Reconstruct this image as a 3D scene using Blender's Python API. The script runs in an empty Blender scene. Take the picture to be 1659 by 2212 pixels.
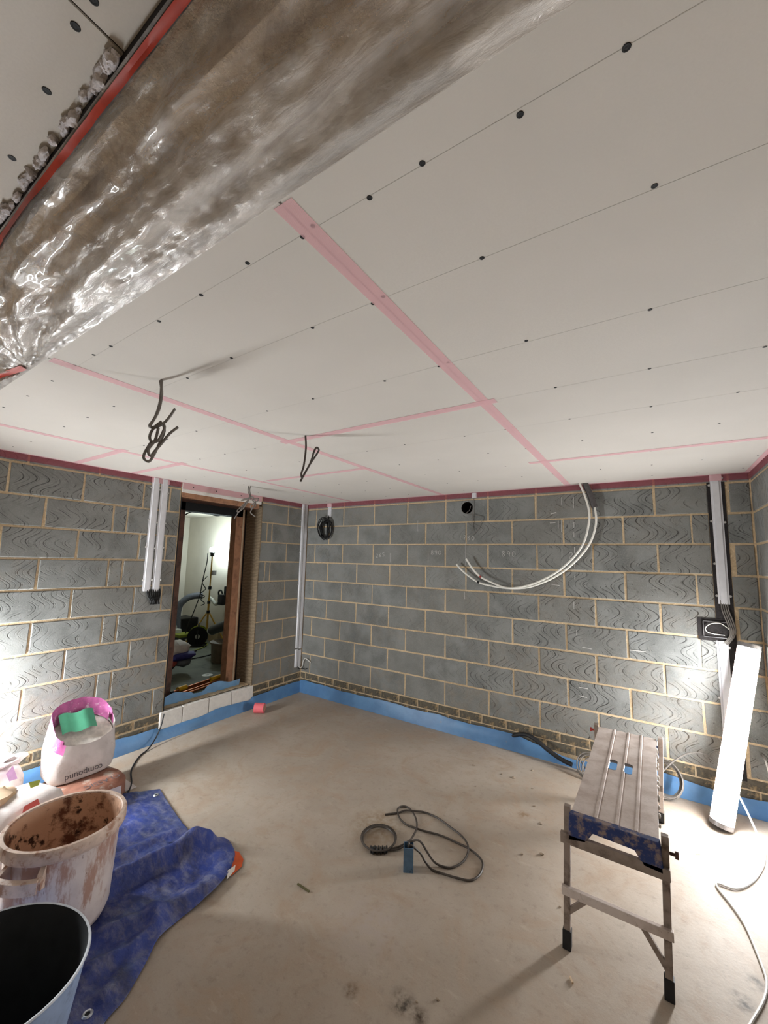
import bpy, bmesh, math, random
from mathutils import Vector, Matrix, noise
random.seed(7)
PI = math.pi
SC = bpy.context.scene
COL = SC.collection

# ------------------------------------------------------------------ camera
FPX = 869.3                                   # focal length in pixels of the 1659x2212 frame
CAM = Vector((3.7017, -3.8026, 1.6240))
PITCH, ROLL, YAW = math.radians(6.8474), math.radians(-1.4121), math.radians(33.4725)
RM = Matrix.Rotation(YAW, 3, 'Z') @ Matrix.Rotation(PITCH, 3, 'X') @ Matrix.Rotation(ROLL, 3, 'Y')
cd = bpy.data.cameras.new('camera'); cam = bpy.data.objects.new('camera', cd); COL.objects.link(cam)
cd.sensor_fit = 'HORIZONTAL'; cd.sensor_width = 36.0; cd.lens = FPX / 1659 * 36.0
cd.clip_start = 0.02; cd.clip_end = 60
cam.matrix_world = Matrix.Translation(CAM) @ (RM @ Matrix(((1,0,0),(0,0,-1),(0,1,0)))).to_4x4()
SC.camera = cam

# ------------------------------------------------------------------ world, view, lamp levels
W = bpy.data.worlds.new('world'); SC.world = W; W.use_nodes = True
W.node_tree.nodes['Background'].inputs[0].default_value = (0.5, 0.55, 0.6, 1)
W.node_tree.nodes['Background'].inputs[1].default_value = 0.0
SC.view_settings.view_transform = 'Standard'; SC.view_settings.look = 'None'
SC.view_settings.gamma = 1.0; SC.view_settings.use_curve_mapping = False
SC.view_settings.exposure = 1.16
SC.cycles.max_bounces = 7; SC.cycles.diffuse_bounces = 4; SC.cycles.glossy_bounces = 3; SC.cycles.transparent_max_bounces = 8; SC.cycles.caustics_reflective = False; SC.cycles.caustics_refractive = False
TUBE_POWER = 54.0          # radiance of the tube standing in the far right corner
TUBE2_POWER = 94.0         # radiance of its twin against the left wall, out of frame
WORK_POWER = 165.0         # radiance of the tripod flood in the next room

# ------------------------------------------------------------------ helpers
def ray(u, v):
    return RM @ Vector(((u - 829.5) / FPX, 1.0, -(v - 1106.0) / FPX))
def hit(u, v, ax, val):                       # pixel -> point on the plane axis = val
    d = ray(u, v); t = (val - CAM[ax]) / d[ax]
    return CAM + d * t
def hitp(u, v, p):                            # pixel -> point on the upright plane through p that faces the room centre
    p = Vector(p); n = (p - CAM); n.z = 0; n.normalize()
    d = ray(u, v); t = (p - CAM).dot(n) / d.dot(n)
    return CAM + d * t
def lin(r, g, b):
    f = lambda c: (c/255/12.92) if c/255 <= 0.04045 else ((c/255+0.055)/1.055)**2.4
    return (f(r), f(g), f(b), 1.0)
WL = {}
def wloc(o):
    return WL.get(o.name, Vector((0,0,0))) if o else Vector((0,0,0))

class MB:
    def __init__(s): s.v = []; s.f = []
    def add(s, vs, fs):
        b = len(s.v); s.v += [tuple(x) for x in vs]; s.f += [tuple(b+i for i in f) for f in fs]; return s
    def box(s, x0, x1, y0, y1, z0, z1):
        return s.add([(x0,y0,z0),(x1,y0,z0),(x1,y1,z0),(x0,y1,z0),(x0,y0,z1),(x1,y0,z1),(x1,y1,z1),(x0,y1,z1)],
                     [(0,3,2,1),(4,5,6,7),(0,1,5,4),(1,2,6,5),(2,3,7,6),(3,0,4,7)])
    def bar(s, p0, p1, w, h, up=(0,0,1)):      # rectangular bar between two points
        p0, p1 = Vector(p0), Vector(p1); d = (p1-p0).normalized(); up = Vector(up)
        a = d.cross(up)
        if a.length < 1e-4: a = d.cross(Vector((1,0,0)))
        a.normalize(); b = a.cross(d).normalized(); vs = []
        for p in (p0, p1):
            for i, j in ((-1,-1),(1,-1),(1,1),(-1,1)): vs.append(p + a*(w/2*i) + b*(h/2*j))
        return s.add(vs, [(0,1,2,3),(7,6,5,4),(0,4,5,1),(1,5,6,2),(2,6,7,3),(3,7,4,0)])
    def cyl(s, p0, p1, r0, r1=None, n=16, caps=True):
        r1 = r0 if r1 is None else r1
        p0, p1 = Vector(p0), Vector(p1); d = (p1-p0).normalized()
        a = d.cross(Vector((0,0,1)))
        if a.length < 1e-3: a = d.cross(Vector((1,0,0)))
        a.normalize(); b = a.cross(d); vs = []
        for p, r in ((p0,r0),(p1,r1)):
            for i in range(n):
                t = 2*PI*i/n; vs.append(p + a*(r*math.cos(t)) + b*(r*math.sin(t)))
        fs = [(i, n+i, n+(i+1)%n, (i+1)%n) for i in range(n)]
        if caps: fs += [tuple(range(n)), tuple(range(2*n-1, n-1, -1))]
        return s.add(vs, fs)
    def arc(s, p0, p1, r, front, a0, a1, n=20):  # part of a tube wall, angles measured from the front direction
        p0, p1 = Vector(p0), Vector(p1); d = (p1-p0).normalized(); f = Vector(front); f = (f-d*f.dot(d)).normalized(); b = d.cross(f); vs = []
        for i in range(n+1):
            t = a0+(a1-a0)*i/n; o = f*(r*math.cos(t))+b*(r*math.sin(t)); vs += [p0+o, p1+o]
        return s.add(vs, [(2*i,2*i+1,2*i+3,2*i+2) for i in range(n)])
    def lathe(s, prof, c=(0,0), n=40, sx=1, sy=1, rot=0):
        vs = []; 
        for r, z in prof:
            for i in range(n):
                t = 2*PI*i/n; x, y = r*sx*math.cos(t), r*sy*math.sin(t)
                vs.append((c[0]+x*math.cos(rot)-y*math.sin(rot), c[1]+x*math.sin(rot)+y*math.cos(rot), z))
        fs = []
        for k in range(len(prof)-1):
            for i in range(n): fs.append((k*n+i, k*n+(i+1)%n, (k+1)*n+(i+1)%n, (k+1)*n+i))
        return s.add(vs, fs)
    def tube(s, pts, r, n=8, sub=5, closed=False):
        pts = smooth_path([Vector(p) for p in pts], sub, closed)
        m = len(pts); vs = []; a = None
        for i, p in enumerate(pts):
            if closed: d = pts[(i+1)%m] - pts[i-1]
            else: d = pts[min(i+1,m-1)] - pts[max(i-1,0)]
            if d.length < 1e-9: d = Vector((0,0,1))
            d.normalize()
            if a is None:
                a = d.cross(Vector((0,0,1)))
                if a.length < 1e-2: a = d.cross(Vector((1,0,0)))
            a = (a - d*a.dot(d))
            if a.length < 1e-6: a = d.orthogonal()
            a.normalize(); b = d.cross(a)
            for k in range(n):
                t = 2*PI*k/n; vs.append(p + a*(r*math.cos(t)) + b*(r*math.sin(t)))
        fs = []
        for i in range(m if closed else m-1):
            j = (i+1) % m
            for k in range(n): fs.append((i*n+k, i*n+(k+1)%n, j*n+(k+1)%n, j*n+k))
        if not closed: fs += [tuple(range(n-1,-1,-1)), tuple((m-1)*n+k for k in range(n))]
        return s.add(vs, fs)
    def prism(s, poly, fn, t0, t1):            # 2D polygon placed by fn(a, b, t), extruded t0..t1
        n = len(poly); vs = [fn(a,b,t0) for a,b in poly] + [fn(a,b,t1) for a,b in poly]
        return s.add(vs, [tuple(range(n)), tuple(range(2*n-1,n-1,-1))] + [(i, n+i, n+(i+1)%n, (i+1)%n) for i in range(n)])
    def grid(s, P):                            # 2D list of points
        h, w = len(P), len(P[0]); vs = [p for row in P for p in row]
        return s.add(vs, [(i*w+j, i*w+j+1, (i+1)*w+j+1, (i+1)*w+j) for i in range(h-1) for j in range(w-1)])
    def build(s, name, mat, parent=None, smooth=False, bevel=0, fix=True):
        o = wloc(parent)
        me = bpy.data.meshes.new(name); me.from_pydata([(x-o.x, y-o.y, z-o.z) for x,y,z in s.v], [], s.f)
        if fix or bevel:
            bm = bmesh.new(); bm.from_mesh(me)
            if bevel: bmesh.ops.bevel(bm, geom=[e for e in bm.edges if len(e.link_faces)==2 and e.calc_face_angle(0)>0.6], offset=bevel, segments=2, affect='EDGES', profile=0.6)
            if fix: bmesh.ops.recalc_face_normals(bm, faces=bm.faces)
            bm.to_mesh(me); bm.free()
        me.materials.append(MATS[mat] if isinstance(mat, str) else mat)
        if smooth:
            for p in me.polygons: p.use_smooth = True
            if hasattr(me, 'set_sharp_from_angle'): me.set_sharp_from_angle(angle=0.7)
        ob = bpy.data.objects.new(name, me); COL.objects.link(ob)
        if parent: ob.parent = parent
        WL[ob.name] = o.copy()
        return ob

def smooth_path(p, sub, closed=False):
    if sub <= 1 or len(p) < 3: return p
    n = len(p); out = []
    for i in range(n if closed else n-1):
        if closed: a, b, c, d = p[i-1], p[i], p[(i+1)%n], p[(i+2)%n]
        else: a, b, c, d = p[max(i-1,0)], p[i], p[i+1], p[min(i+2,n-1)]
        for k in range(sub):
            t = k/sub
            out.append(0.5*((2*b)+(c-a)*t+(2*a-5*b+4*c-d)*t*t+(3*b-a-3*c+d)*t**3))
    if not closed: out.append(p[-1])
    return out
def thing(name, label, cat, loc=(0,0,0), group=None):
    o = bpy.data.objects.new(name, None); COL.objects.link(o); o.location = loc; o.empty_display_size = 0.05
    WL[o.name] = Vector(loc); o['label'] = label; o['category'] = cat
    if group: o['group'] = group
    return o
def tag(o, label, cat, group=None, kind=None):
    o['label'] = label; o['category'] = cat
    if group: o['group'] = group
    if kind: o['kind'] = kind
    return o
def struct(o, label, cat):
    o['kind'] = 'structure'; o['label'] = label; o['category'] = cat; return o
def piece(name, mesh, parent, loc, rz=0, color=None):
    o = bpy.data.objects.new(name, mesh); COL.objects.link(o); o.parent = parent
    o.location = Vector(loc) - wloc(parent); o.rotation_euler = (0,0,rz)
    if color: o.color = color
    return o
def cut(ob, cutter):                           # boolean difference, applied at once
    c = bpy.data.objects.new('cutter', None); bpy.data.objects.remove(c)
    c = cutter.build('cutter', 'black', None)
    c.location = wloc(ob)*-1 if False else (0,0,0)
    m = ob.modifiers.new('b', 'BOOLEAN'); m.object = c; m.operation = 'DIFFERENCE'; m.solver = 'EXACT'
    bpy.context.view_layer.update()
    me = bpy.data.meshes.new_from_object(ob.evaluated_get(bpy.context.evaluated_depsgraph_get()))
    ob.modifiers.clear(); ob.data = me
    bpy.data.objects.remove(c)

def lump(c, r, seed, n=16, m=10, amp=.18, flat=.0):
    P = []
    for i in range(m+1):
        ph = PI*i/m; row = []
        for j in range(n+1):
            th = 2*PI*(j % n)/n; d = Vector((math.sin(ph)*math.cos(th), math.sin(ph)*math.sin(th), math.cos(ph)))
            k = 1+amp*noise.noise(d*1.8+Vector((seed,seed*2,0)))+amp*.5*noise.noise(d*4+Vector((0,seed,3)))
            p = Vector((c[0]+d.x*r[0]*k, c[1]+d.y*r[1]*k, c[2]+d.z*r[2]*k)); row.append(p)
        P.append(row)
    return MB().grid(P)

# ------------------------------------------------------------------ materials
MATS = {}
class NT:
    def __init__(s, name):
        s.m = bpy.data.materials.new(name); s.m.use_nodes = True; s.t = s.m.node_tree
        s.b = s.t.nodes['Principled BSDF']; s.out = s.t.nodes['Material Output']; MATS[name] = s.m
        s.co = None
    def n(s, typ, **kw):
        x = s.t.nodes.new(typ)
        for k, v in kw.items(): setattr(x, k, v)
        return x
    def l(s, a, b): s.t.links.new(a, b)
    def setin(s, node, i, val):
        if hasattr(val, 'is_linked') or hasattr(val, 'links'): s.l(val, node.inputs[i])
        else: node.inputs[i].default_value = val
    def coord(s):
        if s.co is None: s.co = s.n('ShaderNodeTexCoord').outputs['Object']
        return s.co
    def math(s, op, a, b=0.0, c=None, clamp=False):
        x = s.n('ShaderNodeMath', operation=op); x.use_clamp = clamp
        s.setin(x, 0, a); s.setin(x, 1, b)
        if c is not None: s.setin(x, 2, c)
        return x.outputs[0]
    def map(s, scale=(1,1,1), rot=(0,0,0), loc=(0,0,0)):
        x = s.n('ShaderNodeMapping'); s.l(s.coord(), x.inputs[0])
        x.inputs['Scale'].default_value = scale; x.inputs['Rotation'].default_value = rot
        s.setin(x, 'Location', loc); return x.outputs[0]
    def noise(s, scale, detail=4, rough=0.55, vec=None, dist=0):
        x = s.n('ShaderNodeTexNoise'); s.l(vec or s.coord(), x.inputs['Vector'])
        x.inputs['Scale'].default_value = scale; x.inputs['Detail'].default_value = detail
        x.inputs['Roughness'].default_value = rough; x.inputs['Distortion'].default_value = dist
        return x.outputs['Fac']
    def vor(s, scale, feature='F1', vec=None):
        x = s.n('ShaderNodeTexVoronoi', feature=feature); s.l(vec or s.coord(), x.inputs['Vector'])
        x.inputs['Scale'].default_value = scale; return x.outputs['Distance']
    def ramp(s, f, lo, hi):                    # smoothstep-like remap to 0..1
        x = s.n('ShaderNodeMapRange', interpolation_type='SMOOTHSTEP'); s.l(f, x.inputs[0])
        x.inputs[1].default_value = lo; x.inputs[2].default_value = hi; return x.outputs[0]
    def mix(s, f, a, b, mode='MIX'):
        x = s.n('ShaderNodeMix', data_type='RGBA', blend_type=mode); s.setin(x, 0, f); s.setin(x, 6, a); s.setin(x, 7, b)
        return x.outputs[2]
    def bump(s, h, strength=0.3, dist=0.01, prev=None):
        x = s.n('ShaderNodeBump'); s.l(h, x.inputs['Height']); x.inputs['Strength'].default_value = strength
        x.inputs['Distance'].default_value = dist
        if prev: s.l(prev, x.inputs['Normal'])
        s.l(x.outputs[0], s.b.inputs['Normal']); return x.outputs[0]
    def set(s, color=None, rough=None, metal=None, spec=None):
        if color is not None: s.setin(s.b, 'Base Color', color)
        if rough is not None: s.setin(s.b, 'Roughness', rough)
        if metal is not None: s.setin(s.b, 'Metallic', metal)
        if spec is not None: s.setin(s.b, 'Specular IOR Level', spec)
        return s
def simple(name, rgb, rough=0.6, var=0.12, scale=30, metal=0, bump=0, spec=0.4, dirt=None, dirt_amt=(0.55,0.75), dirt_scale=12):
    t = NT(name); c = lin(*rgb); d = tuple(x*(1-var*2) for x in c[:3])+(1,)
    col = t.mix(t.ramp(t.noise(scale), 0.35, 0.7), c, d)
    if dirt: col = t.mix(t.ramp(t.noise(dirt_scale, 6, 0.65), *dirt_amt), col, lin(*dirt))
    t.set(col, rough, metal, spec)
    if bump: t.bump(t.noise(scale*2), bump, 0.004)
    return t
def emit(name, rgb, strength):
    t = NT(name); t.b.inputs['Emission Color'].default_value = tuple(rgb)+(1,); t.b.inputs['Emission Strength'].default_value = strength
    t.set((0.8,0.8,0.8,1), 0.5)

# plasterboard: cream paper face with faint pencil lines along the joists
t = NT('plasterboard')
c = t.mix(t.ramp(t.noise(1.3, 3), 0.3, 0.75), lin(204,199,192), lin(192,187,180))
c = t.mix(t.ramp(t.noise(220, 2), 0.2, 0.9), c, lin(198,193,186))
t.set(c, 0.75, 0, 0.25); t.bump(t.noise(400, 2), 0.04, 0.002)
# pencil line / joist line
simple('pencil', (186,181,174), 0.8, 0.05)
# pink scrim tape: open weave, so partly see-through
t = NT('pink_tape'); w1 = t.n('ShaderNodeTexWave', wave_type='BANDS', bands_direction='X'); t.l(t.coord(), w1.inputs[0]); w1.inputs['Scale'].default_value = 130
w2 = t.n('ShaderNodeTexWave', wave_type='BANDS', bands_direction='Y'); t.l(t.coord(), w2.inputs[0]); w2.inputs['Scale'].default_value = 130
c = t.mix(t.ramp(t.math('MAXIMUM', w1.outputs['Fac'], w2.outputs['Fac']), 0.2, 0.8), lin(250,216,216), lin(242,192,198))
t.set(c, 0.6, 0, 0.2)
tr = t.n('ShaderNodeBsdfTransparent'); mx = t.n('ShaderNodeMixShader'); mx.inputs[0].default_value = 0.42
t.l(tr.outputs[0], mx.inputs[1]); t.l(t.b.outputs[0], mx.inputs[2]); t.l(mx.outputs[0], t.out.inputs[0])
t = NT('wall_tape'); t.set(t.mix(t.ramp(t.noise(60,3),.3,.7), lin(186,100,112), lin(160,78,92)), 0.7, 0, 0.2)
tr = t.n('ShaderNodeBsdfTransparent'); mx = t.n('ShaderNodeMixShader'); mx.inputs[0].default_value = 0.36
t.l(tr.outputs[0], mx.inputs[1]); t.l(t.b.outputs[0], mx.inputs[2]); t.l(mx.outputs[0], t.out.inputs[0])

# concrete block: dark grey, scratched with wavy keying lines, pitted
t = NT('block')
oi = t.n('ShaderNodeObjectInfo'); rnd = oi.outputs['Random']
sep = t.n('ShaderNodeSeparateColor'); t.l(oi.outputs['Color'], sep.inputs[0])
off = t.n('ShaderNodeCombineXYZ'); 
for k, mlt in enumerate((7.3, 3.1, 11.7)): t.l(t.math('MULTIPLY', rnd, mlt), off.inputs[k])
va = t.n('ShaderNodeVectorMath', operation='ADD'); t.l(t.coord(), va.inputs[0]); t.l(off.outputs[0], va.inputs[1]); vec = va.outputs[0]
base = t.mix(t.ramp(t.noise(5, 3, 0.6, vec), 0.3, 0.75), lin(134,136,134), lin(105,107,105))
base = t.mix(t.ramp(rnd, 0.0, 1.0), base, t.mix(0.5, base, lin(124,122,116)))
base = t.mix(t.math('MULTIPLY', t.ramp(t.noise(140, 3, 0.7, vec), 0.45, 0.75), 0.45), base, lin(154,155,152))
sx = t.n('ShaderNodeSeparateXYZ'); t.l(t.coord(), sx.inputs[0])
wn = t.noise(6, 1, 0.5, vec)
sn = t.math('SINE', t.math('ADD', t.math('MULTIPLY', sx.outputs[2], 33.0), t.math('MULTIPLY', rnd, 17.0)))
xx = t.math('ADD', t.math('ADD', sx.outputs[0], t.math('MULTIPLY', sn, 0.046)), t.math('MULTIPLY', wn, 0.10))
fr = t.math('FRACT', t.math('ADD', t.math('DIVIDE', xx, 0.062), rnd))
ln = t.math('SUBTRACT', 1.0, t.ramp(t.math('ABSOLUTE', t.math('SUBTRACT', fr, 0.5)), 0.02, 0.075))
fr2 = t.math('FRACT', t.math('DIVIDE', t.math('ADD', xx, t.math('MULTIPLY', t.noise(3,1,0.5,vec), 0.09)), 0.043))
ln2 = t.math('MULTIPLY', t.math('SUBTRACT', 1.0, t.ramp(t.math('ABSOLUTE', t.math('SUBTRACT', fr2, 0.5)), 0.01, 0.08)), 0.5)
msk = t.ramp(t.noise(7, 3, 0.6, vec), 0.42, 0.58)
scr = t.math('MULTIPLY', t.math('MULTIPLY', t.math('MAXIMUM', ln, ln2), msk), sep.outputs[0], clamp=True)
pit = t.math('MULTIPLY', t.math('SUBTRACT', 1.0, t.ramp(t.vor(42, 'F1', vec), 0.10, 0.22)), t.ramp(t.noise(11,2,0.5,vec), 0.5, 0.62))
pit = t.math('MULTIPLY', pit, t.math('ADD', t.math('MULTIPLY', sep.outputs[0], 0.7), 0.15))
drk = t.math('MAXIMUM', t.math('MULTIPLY', scr, 0.95), pit)
c = t.mix(drk, base, lin(42,41,40))
st = t.noise(9, 3, 0.6, t.map((1,1,14)))
c = t.mix(t.math('MULTIPLY', t.ramp(st, 0.55, 0.8), 0.25), c, lin(150,148,142))
dirt = t.math('MULTIPLY', sep.outputs[1], t.ramp(t.noise(14,3,0.65,vec), 0.35, 0.65))
c = t.mix(dirt, c, lin(146,124,96))
t.set(c, 0.85, 0, 0.2)
h = t.math('SUBTRACT', t.math('MULTIPLY', t.noise(170,2,0.7,vec), 0.25), scr)
t.bump(h, 0.5, 0.003)
# mortar
t = NT('mortar'); c = t.mix(t.ramp(t.noise(4,4), .3,.7), lin(204,182,150), lin(180,158,128)); c = t.mix(t.ramp(t.noise(60,4,.7), .45,.75), c, lin(222,200,166))
t.set(c, 0.95, 0, 0.1); t.bump(t.noise(90,4,.7), 0.8, 0.006)
# brick-size coursing at the foot of the wall, mortar-smeared
t = NT('brick'); c = t.mix(t.ramp(t.noise(20,4), .35,.7), lin(104,98,86), lin(76,74,68)); c = t.mix(t.ramp(t.noise(16,5,.7), .5,.68), c, lin(158,136,104))
t.set(c, 0.92, 0, 0.15); t.bump(t.noise(80,4,.7), 0.7, 0.006)
# power-floated concrete slab
t = NT('concrete'); p = t.coord()
c = t.mix(t.ramp(t.noise(0.9,5,.6), .3,.72), lin(188,176,162), lin(166,153,139))
c = t.mix(t.ramp(t.noise(3.4,6,.65,None,1.2), .42,.75), c, lin(172,152,132))
c = t.mix(t.math('MULTIPLY', t.ramp(t.noise(26,5,.7), .5,.8), .5), c, lin(134,119,104))
c = t.mix(t.math('MULTIPLY', t.ramp(t.noise(7,6,.7,t.map((1,3,1),(0,0,0.7))), .56,.74), .5), c, lin(196,184,172))
c = t.mix(t.math('MULTIPLY', t.ramp(t.noise(160,3,.7), .55,.8), .4), c, lin(122,108,95))
spot = t.ramp(t.noise(22,4,.62), .34,.70)
for (u, v, r, rgb) in ((868,2165,.055,(58,50,40)), (757,2140,.035,(88,62,36)), (905,2196,.04,(74,60,46)), (1516,1850,.05,(92,78,60)), (1605,2165,.05,(70,64,54)), (1640,2130,.05,(80,72,60)), (1330,1850,.06,(136,116,96)), (1130,1760,.05,(140,116,90)), (815,1785,.2,(154,134,110)), (800,2000,.22,(178,166,156))):
    q = hit(u, v, 2, 0.0)
    dv = t.n('ShaderNodeVectorMath', operation='DISTANCE'); t.l(p, dv.inputs[0]); dv.inputs[1].default_value = q
    m = t.math('MULTIPLY', t.math('SUBTRACT', 1.0, t.ramp(dv.outputs['Value'], r*.3, r*1.2)), spot)
    c = t.mix(m, c, lin(*rgb))
t.set(c, 0.62, 0, 0.3); t.bump(t.noise(38,6,.7), 0.18, 0.006)
# blue polythene membrane
t = NT('membrane'); c = t.mix(t.ramp(t.noise(5,4), .3,.7), lin(92,136,180), lin(78,118,162)); c = t.mix(t.ramp(t.noise(22,6,.7), .6,.75), c, lin(120,130,140))
t.set(c, 0.42, 0, 0.4); t.bump(t.noise(14,3), 0.25, 0.01)
simple('membrane_pale', (120,164,206), 0.45, 0.08, 10, dirt=(150,140,128), dirt_amt=(.6,.75))
simple('white_pvc', (214,214,218), 0.35, 0.04, 20, spec=0.5)
simple('nail', (196,194,190), 0.4, 0.05, 40, metal=0.6)
simple('black', (14,14,15), 0.7, 0.1)
simple('gap', (34,28,30), 0.9, 0.1)
simple('rubber', (32,32,34), 0.55, 0.15, 40)
simple('grey_cable', (118,112,106), 0.5, 0.1, 60)
simple('dark_cable', (74,66,60), 0.5, 0.1, 60)
simple('pale_cable', (222,218,210), 0.45, 0.04, 60)
simple('white_pipe', (232,230,222), 0.35, 0.04, 30, spec=0.5)
simple('foam_sleeve', (92,88,88), 0.9, 0.15, 60, bump=0.4)
simple('red_plastic', (176,60,52), 0.5, 0.1)
simple('chase', (44,40,40), 0.95, 0.2, 60, bump=0.6)
simple('timber', (168,122,92), 0.75, 0.14, 14, dirt=(116,82,64), dirt_amt=(.5,.75))
simple('dark_timber', (104,72,58), 0.8, 0.15, 16, dirt=(62,46,40), dirt_amt=(.45,.7))
simple('pale_timber', (206,180,150), 0.75, 0.08, 16)
simple('white_paint', (226,222,216), 0.7, 0.05, 30, bump=0.3, dirt=(150,134,112), dirt_amt=(.62,.72))
t = NT('reveal'); w = t.n('ShaderNodeTexWave', wave_type='BANDS', bands_direction='Z'); t.l(t.map((1,1,1),(0.12,0.1,0)), w.inputs[0]); w.inputs['Scale'].default_value = 9; w.inputs['Distortion'].default_value = 6.0; w.inputs['Detail Scale'].default_value = 2
c = t.mix(t.ramp(w.outputs['Fac'], .2,.9), lin(112,98,80), lin(126,110,90)); t.set(c, 0.95, 0, 0.1); t.bump(w.outputs['Fac'], 0.35, 0.006)
# dusty alloy, plaster-splashed
t = NT('alloy'); c = t.mix(t.ramp(t.noise(9,5,.65), .35,.7), lin(212,200,193), lin(186,170,160)); c = t.mix(t.ramp(t.noise(60,4,.7,t.map((1,6,1),(0,0,.6))), .58,.72), c, lin(146,126,116))
t.set(c, 0.55, 0.2, 0.4); t.bump(t.noise(120,4), 0.2, 0.003)
simple('alloy_dark', (156,142,132), 0.5, 0.12, 24, metal=0.35, dirt=(86,66,56), dirt_amt=(.5,.72))
t = NT('blue_cap'); c = t.mix(t.ramp(t.noise(22,6,.7), .46,.62), lin(44,58,104), lin(136,118,112)); t.set(c, 0.6, 0, 0.3); t.bump(t.noise(40,4), .4, .004)
simple('plaster', (226,220,212), 0.9, 0.05, 40, bump=0.5)
# tarpaulin: royal blue, streaked with plaster dust
t = NT('tarp'); c = t.mix(t.ramp(t.noise(3,4), .3,.7), lin(52,72,150), lin(34,48,108))
c = t.mix(t.math('MULTIPLY', t.ramp(t.noise(11,8,.75,t.map((1.0,2.0,1),(0,0,.9)),.25), .42,.70), .62), c, lin(140,138,152))
c = t.mix(t.math('MULTIPLY', t.ramp(t.noise(6,8,.74,t.map((1,1.8,1),(0,0,.9),(4,2,1)),.25), .46,.70), .62), c, lin(46,46,66))
t.set(c, 0.45, 0, 0.4); t.bump(t.noise(22,6,.65,None,1.0), .5, .01)
simple('orange_tarp', (214,92,44), 0.5, 0.08, 12)
simple('eyelet', (196,200,206), 0.3, 0.05, 30, metal=0.7)
# bucket: white plastic with rust-brown splashes
t = NT('bucket'); z = t.n('ShaderNodeSeparateXYZ'); t.l(t.coord(), z.inputs[0])
c = t.mix(t.ramp(t.noise(6,4), .3,.7), lin(222,208,200), lin(200,184,178))
up = t.ramp(z.outputs[2], .05, .42)
s1 = t.ramp(t.math('ADD', t.noise(13,7,.72,t.map((1,1,.28))), t.math('MULTIPLY', up, .14)), .53,.64)
c = t.mix(t.math('MULTIPLY', s1, .75), c, lin(164,112,84))
s2 = t.ramp(t.noise(48,5,.7,t.map((1,1,.35))), .66,.73); c = t.mix(t.math('MULTIPLY', s2, .7), c, lin(104,64,46))
t.set(c, 0.45, 0, 0.4); t.bump(t.noise(60,4), .15, .003)
t = NT('bucket_inside'); c = t.mix(t.ramp(t.noise(9,6,.7), .38,.52), lin(104,64,48), lin(206,166,138)); c = t.mix(t.ramp(t.noise(12,5,.7,t.map((1,1,1),(0,0,0),(3,1,2))), .56,.64), c, lin(54,32,26))
t.set(c, 0.5, 0, 0.4); t.bump(t.noise(40,5), .3, .004)
simple('bucket_rim', (212,188,172), 0.55, 0.1, 30, dirt=(158,116,92), dirt_amt=(.5,.66), dirt_scale=18)
simple('tub_inside', (42,46,52), 0.7, 0.15, 10)
simple('tub_outside', (150,172,208), 0.5, 0.08, 20, dirt=(120,136,170), dirt_amt=(.5,.7), dirt_scale=30)
simple('tub_rim', (196,202,212), 0.5, 0.05, 40)
simple('sack_white', (220,211,208), 0.7, 0.10, 10, bump=0.8, dirt=(176,160,152), dirt_amt=(.58,.74), dirt_scale=8)
simple('sack_pink', (206,110,170), 0.6, 0.12, 25, dirt=(232,206,222), dirt_amt=(.55,.7), dirt_scale=30)
simple('sack_green', (92,178,142), 0.6, 0.06, 20)
simple('powder', (238,232,224), 0.95, 0.12, 30, bump=0.9)
simple('sack_brown', (150,102,84), 0.75, 0.15, 14, dirt=(176,158,146), dirt_amt=(.5,.62), dirt_scale=9, bump=0.3)
simple('sack_red', (184,84,78), 0.7, 0.1, 14)
simple('sack_lime', (166,186,84), 0.7, 0.08, 20)
simple('sack_purple', (176,140,182), 0.7, 0.08, 20)
simple('sack_tan', (204,176,146), 0.75, 0.1, 14)
simple('ink', (86,80,84), 0.8, 0.05)
simple('ink_red', (150,86,74), 0.8, 0.05)
simple('salmon', (222,104,112), 0.6, 0.05, 20)
simple('card', (196,176,148), 0.8, 0.05)
simple('chalk', (196,194,190), 0.95, 0.1, 80)
t = NT('chalk_smear'); t.set(lin(150,148,143), .95, 0, .1); tr = t.n('ShaderNodeBsdfTransparent'); mx = t.n('ShaderNodeMixShader')
t.l(t.ramp(t.noise(26,6,.75,t.map((1,1,5),(0,.18,0))), .46,.66), mx.inputs[0]); t.l(tr.outputs[0], mx.inputs[1]); t.l(t.b.outputs[0], mx.inputs[2]); t.l(mx.outputs[0], t.out.inputs[0])
simple('stone', (176,160,142), 0.9, 0.15, 60, bump=0.3)
simple('straw', (104,98,66), 0.9, 0.1)
simple('stub_blue', (96,130,164), 0.5, 0.1, 40, dirt=(40,46,54), dirt_amt=(.58,.66), dirt_scale=30)
simple('housing', (222,196,188), 0.5, 0.05, 30)
simple('galv', (150,148,150), 0.4, 0.1, 40, metal=0.6)
simple('plaster_wall', (214,206,192), 0.85, 0.04, 3)
simple('screed', (108,112,100), 0.75, 0.12, 5, dirt=(84,86,78), dirt_amt=(.5,.7), dirt_scale=6)
simple('tripod_yellow', (202,158,70), 0.5, 0.08, 30)
simple('reel_green', (150,160,60), 0.5, 0.1, 30)
simple('duct_grey', (104,108,118), 0.6, 0.1, 30)
simple('copper', (188,112,74), 0.3, 0.1, 30, metal=0.85)
simple('yellow_tape', (226,178,40), 0.5, 0.05)
simple('jerry', (206,208,202), 0.5, 0.06)
simple('blue_cloth', (60,58,130), 0.7, 0.1)
simple('bin_brown', (122,108,92), 0.6, 0.1, 20)
simple('foam', (214,208,210), 0.95, 0.1, 60, bump=0.6)
simple('red_tape', (178,60,42), 0.45, 0.08, 40)
emit('tube_glow', (0.985, 0.99, 1.0), TUBE_POWER)
emit('tube2_glow', (0.95, 0.985, 1.0), TUBE2_POWER)
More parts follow.
